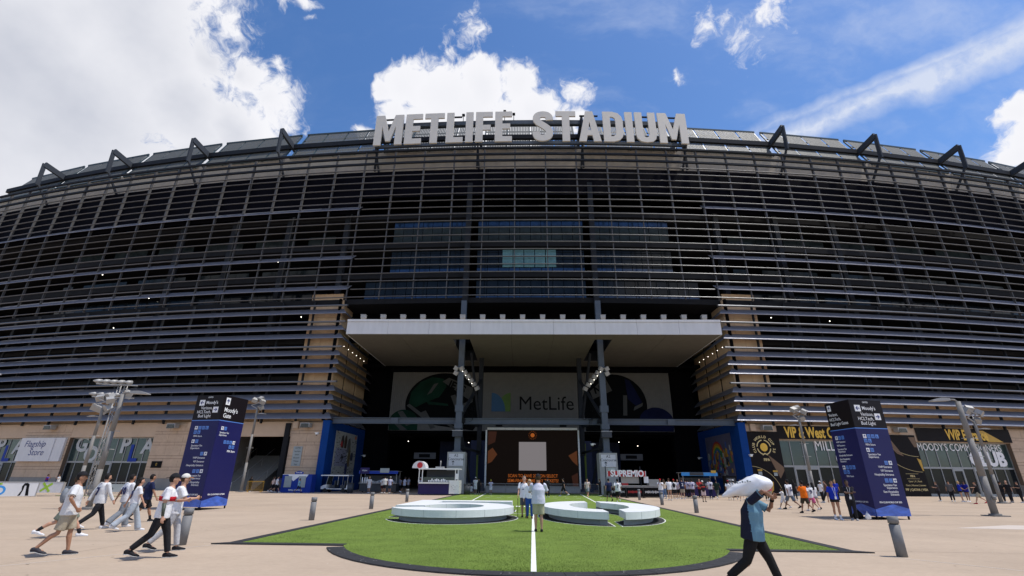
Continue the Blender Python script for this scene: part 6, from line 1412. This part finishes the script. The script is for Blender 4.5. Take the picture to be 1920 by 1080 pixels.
e, A, J, tor, hp = person(-16.94, 58.30, 10, 'tall man in cream T-shirt and black shorts, right of a close pair', 'stand',1.84,1.15,'mid',('short',BLK),None,(.6,.58,.54),bot=('shorts',BK),shoe=WH, group=CROWD)
e, A, J, tor, hp = person(-16.38, 58.50, -10, 'person in lilac shirt and grey hat in the shade', 'stand',1.76,1.1,'mid',('short',GRH),((.3,.3,.3),(.3,.3,.3)),(.55,.53,.66),bot=('shorts',(.03,.05,.09)), group=CROWD)
e, A, J, tor, hp = person(-16.66, 62.00, 10, 'faint figure in blue-grey shirt deep in the hall, leftmost', 'stand',1.70,1.0,'mid',('short',BLK),None,(.25,.27,.38),bot=('trousers',BK), group=CROWD)
e, A, J, tor, hp = person(-16.14, 62.00, -10, 'faint figure in grey shirt deep in the hall, middle', 'stand',1.68,1.0,'mid',('short',BLK),None,(.2,.2,.26),bot=('trousers',BK), group=CROWD)
e, A, J, tor, hp = person(-15.05, 60.00, -60, 'man in pale shirt and black shorts walking out of the dark hall', Wk,1.84,1.15,'tan',('short',BLK),None,(.42,.45,.56),bot=('shorts',BK),shoe=WH, group=CROWD)
e, A, J, tor, hp = person(-14.85, 61.00, -40, 'person in grey shirt just behind the pale-shirted walker', 'stand',1.76,1.0,'tan',('short',BLK),None,(.25,.26,.33),bot=('trousers',BK), group=CROWD)
e, A, J, tor, hp = person(-12.32, 56.00, -150, 'worker in lilac shirt and lime safety vest left of the purple kiosk', 'stand',1.72,1.1,'tan',('short',BLK),((.5,.5,.55),(.5,.5,.55)),(.40,.38,.52),bot=('trousers',BK),band=(.35,.55,.03), group=CROWD)
e, A, J, tor, hp = person(-9.05, 54.90, 180, 'vendor in black behind the counter of the purple kiosk', 'stand',1.74,1.0,'tan',('short',BLK),(BK,BK),BK,bot=('trousers',BK), group=CROWD)
e, A, J, tor, hp = person(-6.96, 58.00, 30, 'child in white crouching on the turf at the left barrier', 'kneel',1.5,1.0,'mid',('short',BLK),None,OW,bot=('shorts',WH),arms='front', group=CROWD)
e, A, J, tor, hp = person(-6.37, 57.00, -15, 'person in white shirt and white shorts standing by the crouching child', 'stand',1.78,1.05,'tan',('short',BLK),((.6,.6,.6),(.6,.6,.6)),OW,bot=('shorts',WH), group=CROWD)
e, A, J, tor, hp = person(-6.01, 57.00, 10, 'person dressed in black beside the crouching child', 'stand',1.74,1.0,'mid',('short',BLK),None,BK,bot=('trousers',BK), group=CROWD)
e, A, J, tor, hp = person(-4.74, 58.00, 175, 'child in yellow cap and pale clothes below the screen corner', 'stand',1.52,1.0,'mid',('short',BLK),((.5,.5,.05),(.5,.5,.05)),LIL,bot=('shorts',WH),arms='hold', group=CROWD)
e, A, J, tor, hp = person(3.17, 54.00, 75, 'man in black T-shirt and shorts walking left below the screen', Wk,1.78,1.0,'light',('short',BLK),None,BK,bot=('shorts',BK),shoe=WH, group=CROWD)
e, A, J, tor, hp = person(1.41, 50.00, 10, 'man in black shirt mostly hidden behind the photographer', 'stand',1.80,1.05,'light',('short',BLK),None,BK,bot=('trousers',BK),arms={1:'point',-1:'down'}, group=CROWD)
e, A, J, tor, hp = person(5.44, 52.00, 165, 'person in cream and pink top and patterned shorts right of the screen', Wk,1.76,1.0,'light',('short',BR),None,(.62,.50,.46),bot=('shorts',GY),shoe=(.5,.3,.2), group=CROWD)
e, A, J, tor, hp = person(-55.97, 57.00, -60, 'person in blue and red jersey near the stone pier at the far left', 'stand',1.74,1.0,'tan',('short',BLK),None,(.05,.03,.25),bot=('trousers',BK),arms='chin',band=(.4,.02,.03), group=CROWD)
e, A, J, tor, hp = person(-53.62, 56.00, 150, 'person in white jersey standing by the barrier with a printed cover', 'stand',1.76,1.05,'tan',('short',BLK),None,OW,bot=('trousers',NV),arms='chin', group=CROWD)
e, A, J, tor, hp = person(-29.67, 57.80, -40, 'person in white top and black shorts left of the water station', Wk,1.74,1.0,'light',('long',BR),None,(.6,.45,.4),bot=('shorts',BK),fem=True,shoe=WH, group=CROWD)
e, A, J, tor, hp = person(-28.93, 57.20, -60, 'person in white T-shirt beside the woman left of the water station', Wk,1.78,1.05,'light',('short',BLK),None,WH,bot=('shorts',BK),shoe=WH, group=CROWD)
e, A, J, tor, hp = person(-25.89, 56.20, -80, 'boy in light blue shirt and dark shorts in front of the water station', Wk,1.55,1.0,'tan',('short',BLK),None,(.16,.38,.55),bot=('shorts',NV),shoe=BK, group=CROWD)
e, A, J, tor, hp = person(-33.01, 59.00, 0, 'person in black on the steps behind the stair pole', 'stand',1.7,1.0,'mid',('long',BLK),None,BK,bot=('trousers',BK),fem=True, group=CROWD)
# bag carrier at the right front
e, A, J, tor, hp = person(3.62, 8.95, -118, 'man in light blue and navy shirt carrying a white sack on his shoulder', Wk, 1.74, 1.30, 'tan', ('short', BLK), None, (.12, .24, .33), bot=('trousers', (.012, .012, .013)), shoe=BK, near=True, arms={-1: 'bagB', 1: 'bagA'}, stride=24, lean=7)
two_tone = [o for o in C.objects if o.parent == e and o.name.startswith('shirt')][0]
S, E_, Wr, m = A[-1]; MB().tube([E_.lerp(Wr, .80), E_.lerp(Wr, .93)], [.036, .034], n=12).build('watch', m_txk, e)
c = hp(-.03, -.10, .035)
def sk_f(v):
    t = (v.y+.42)/.84; w = 1+.05*sin(v.x*23+v.y*9)+.05*sin(v.z*31-v.y*13)+.025*sin(v.y*47+v.z*39)+.02*sin(v.x*71-v.y*33)
    return Vector((v.x*w*(.75+.25*min(1, t*1.8)), v.y, v.z*w*(.42+.62*min(1, t*1.5))+(-.22*(1-t)**2)*1.0+.05))
sack = MB(); sack.ball(c, .17, .42, .16, 48, 32, fn=sk_f)
sk_o = held('white_sack', 'large plump white plastic sack carried on the head of the man at the right', 'sack', sack, mat('sack_white', (.74, .75, .78), .32, var=.06, scale=6, bump=.5, bscale=9, spec=.5), e)
mb = MB()
for i in range(9): mb.box(-.012, .0, c.y-.24+i*.04, c.y-.215+i*.04, c.z+.03+.006*i, c.z+.045+.006*i+.02*(i % 2))
o = mb.build('printed_marks', m_plq, sk_o, (c.x+.172, 0, -.0))

# resolve the remeshed figures
bpy.context.view_layer.update(); dg = bpy.context.evaluated_depsgraph_get()
new = []
for o in RAW: new.append((o, bpy.data.meshes.new_from_object(o.evaluated_get(dg))))
for o, me in new:
    old = o.data; o.modifiers.clear(); me.name = old.name; o.data = me; bpy.data.meshes.remove(old)
    me.polygons.foreach_set('use_smooth', [True]*len(me.polygons))
    if o == two_tone:      # navy back and sleeves on a light blue shirt
        me.materials.append(cloth((.01, .013, .03)))
        for f in me.polygons:
            if f.center.y < .0 or abs(f.center.x) > .245: f.material_index = 1
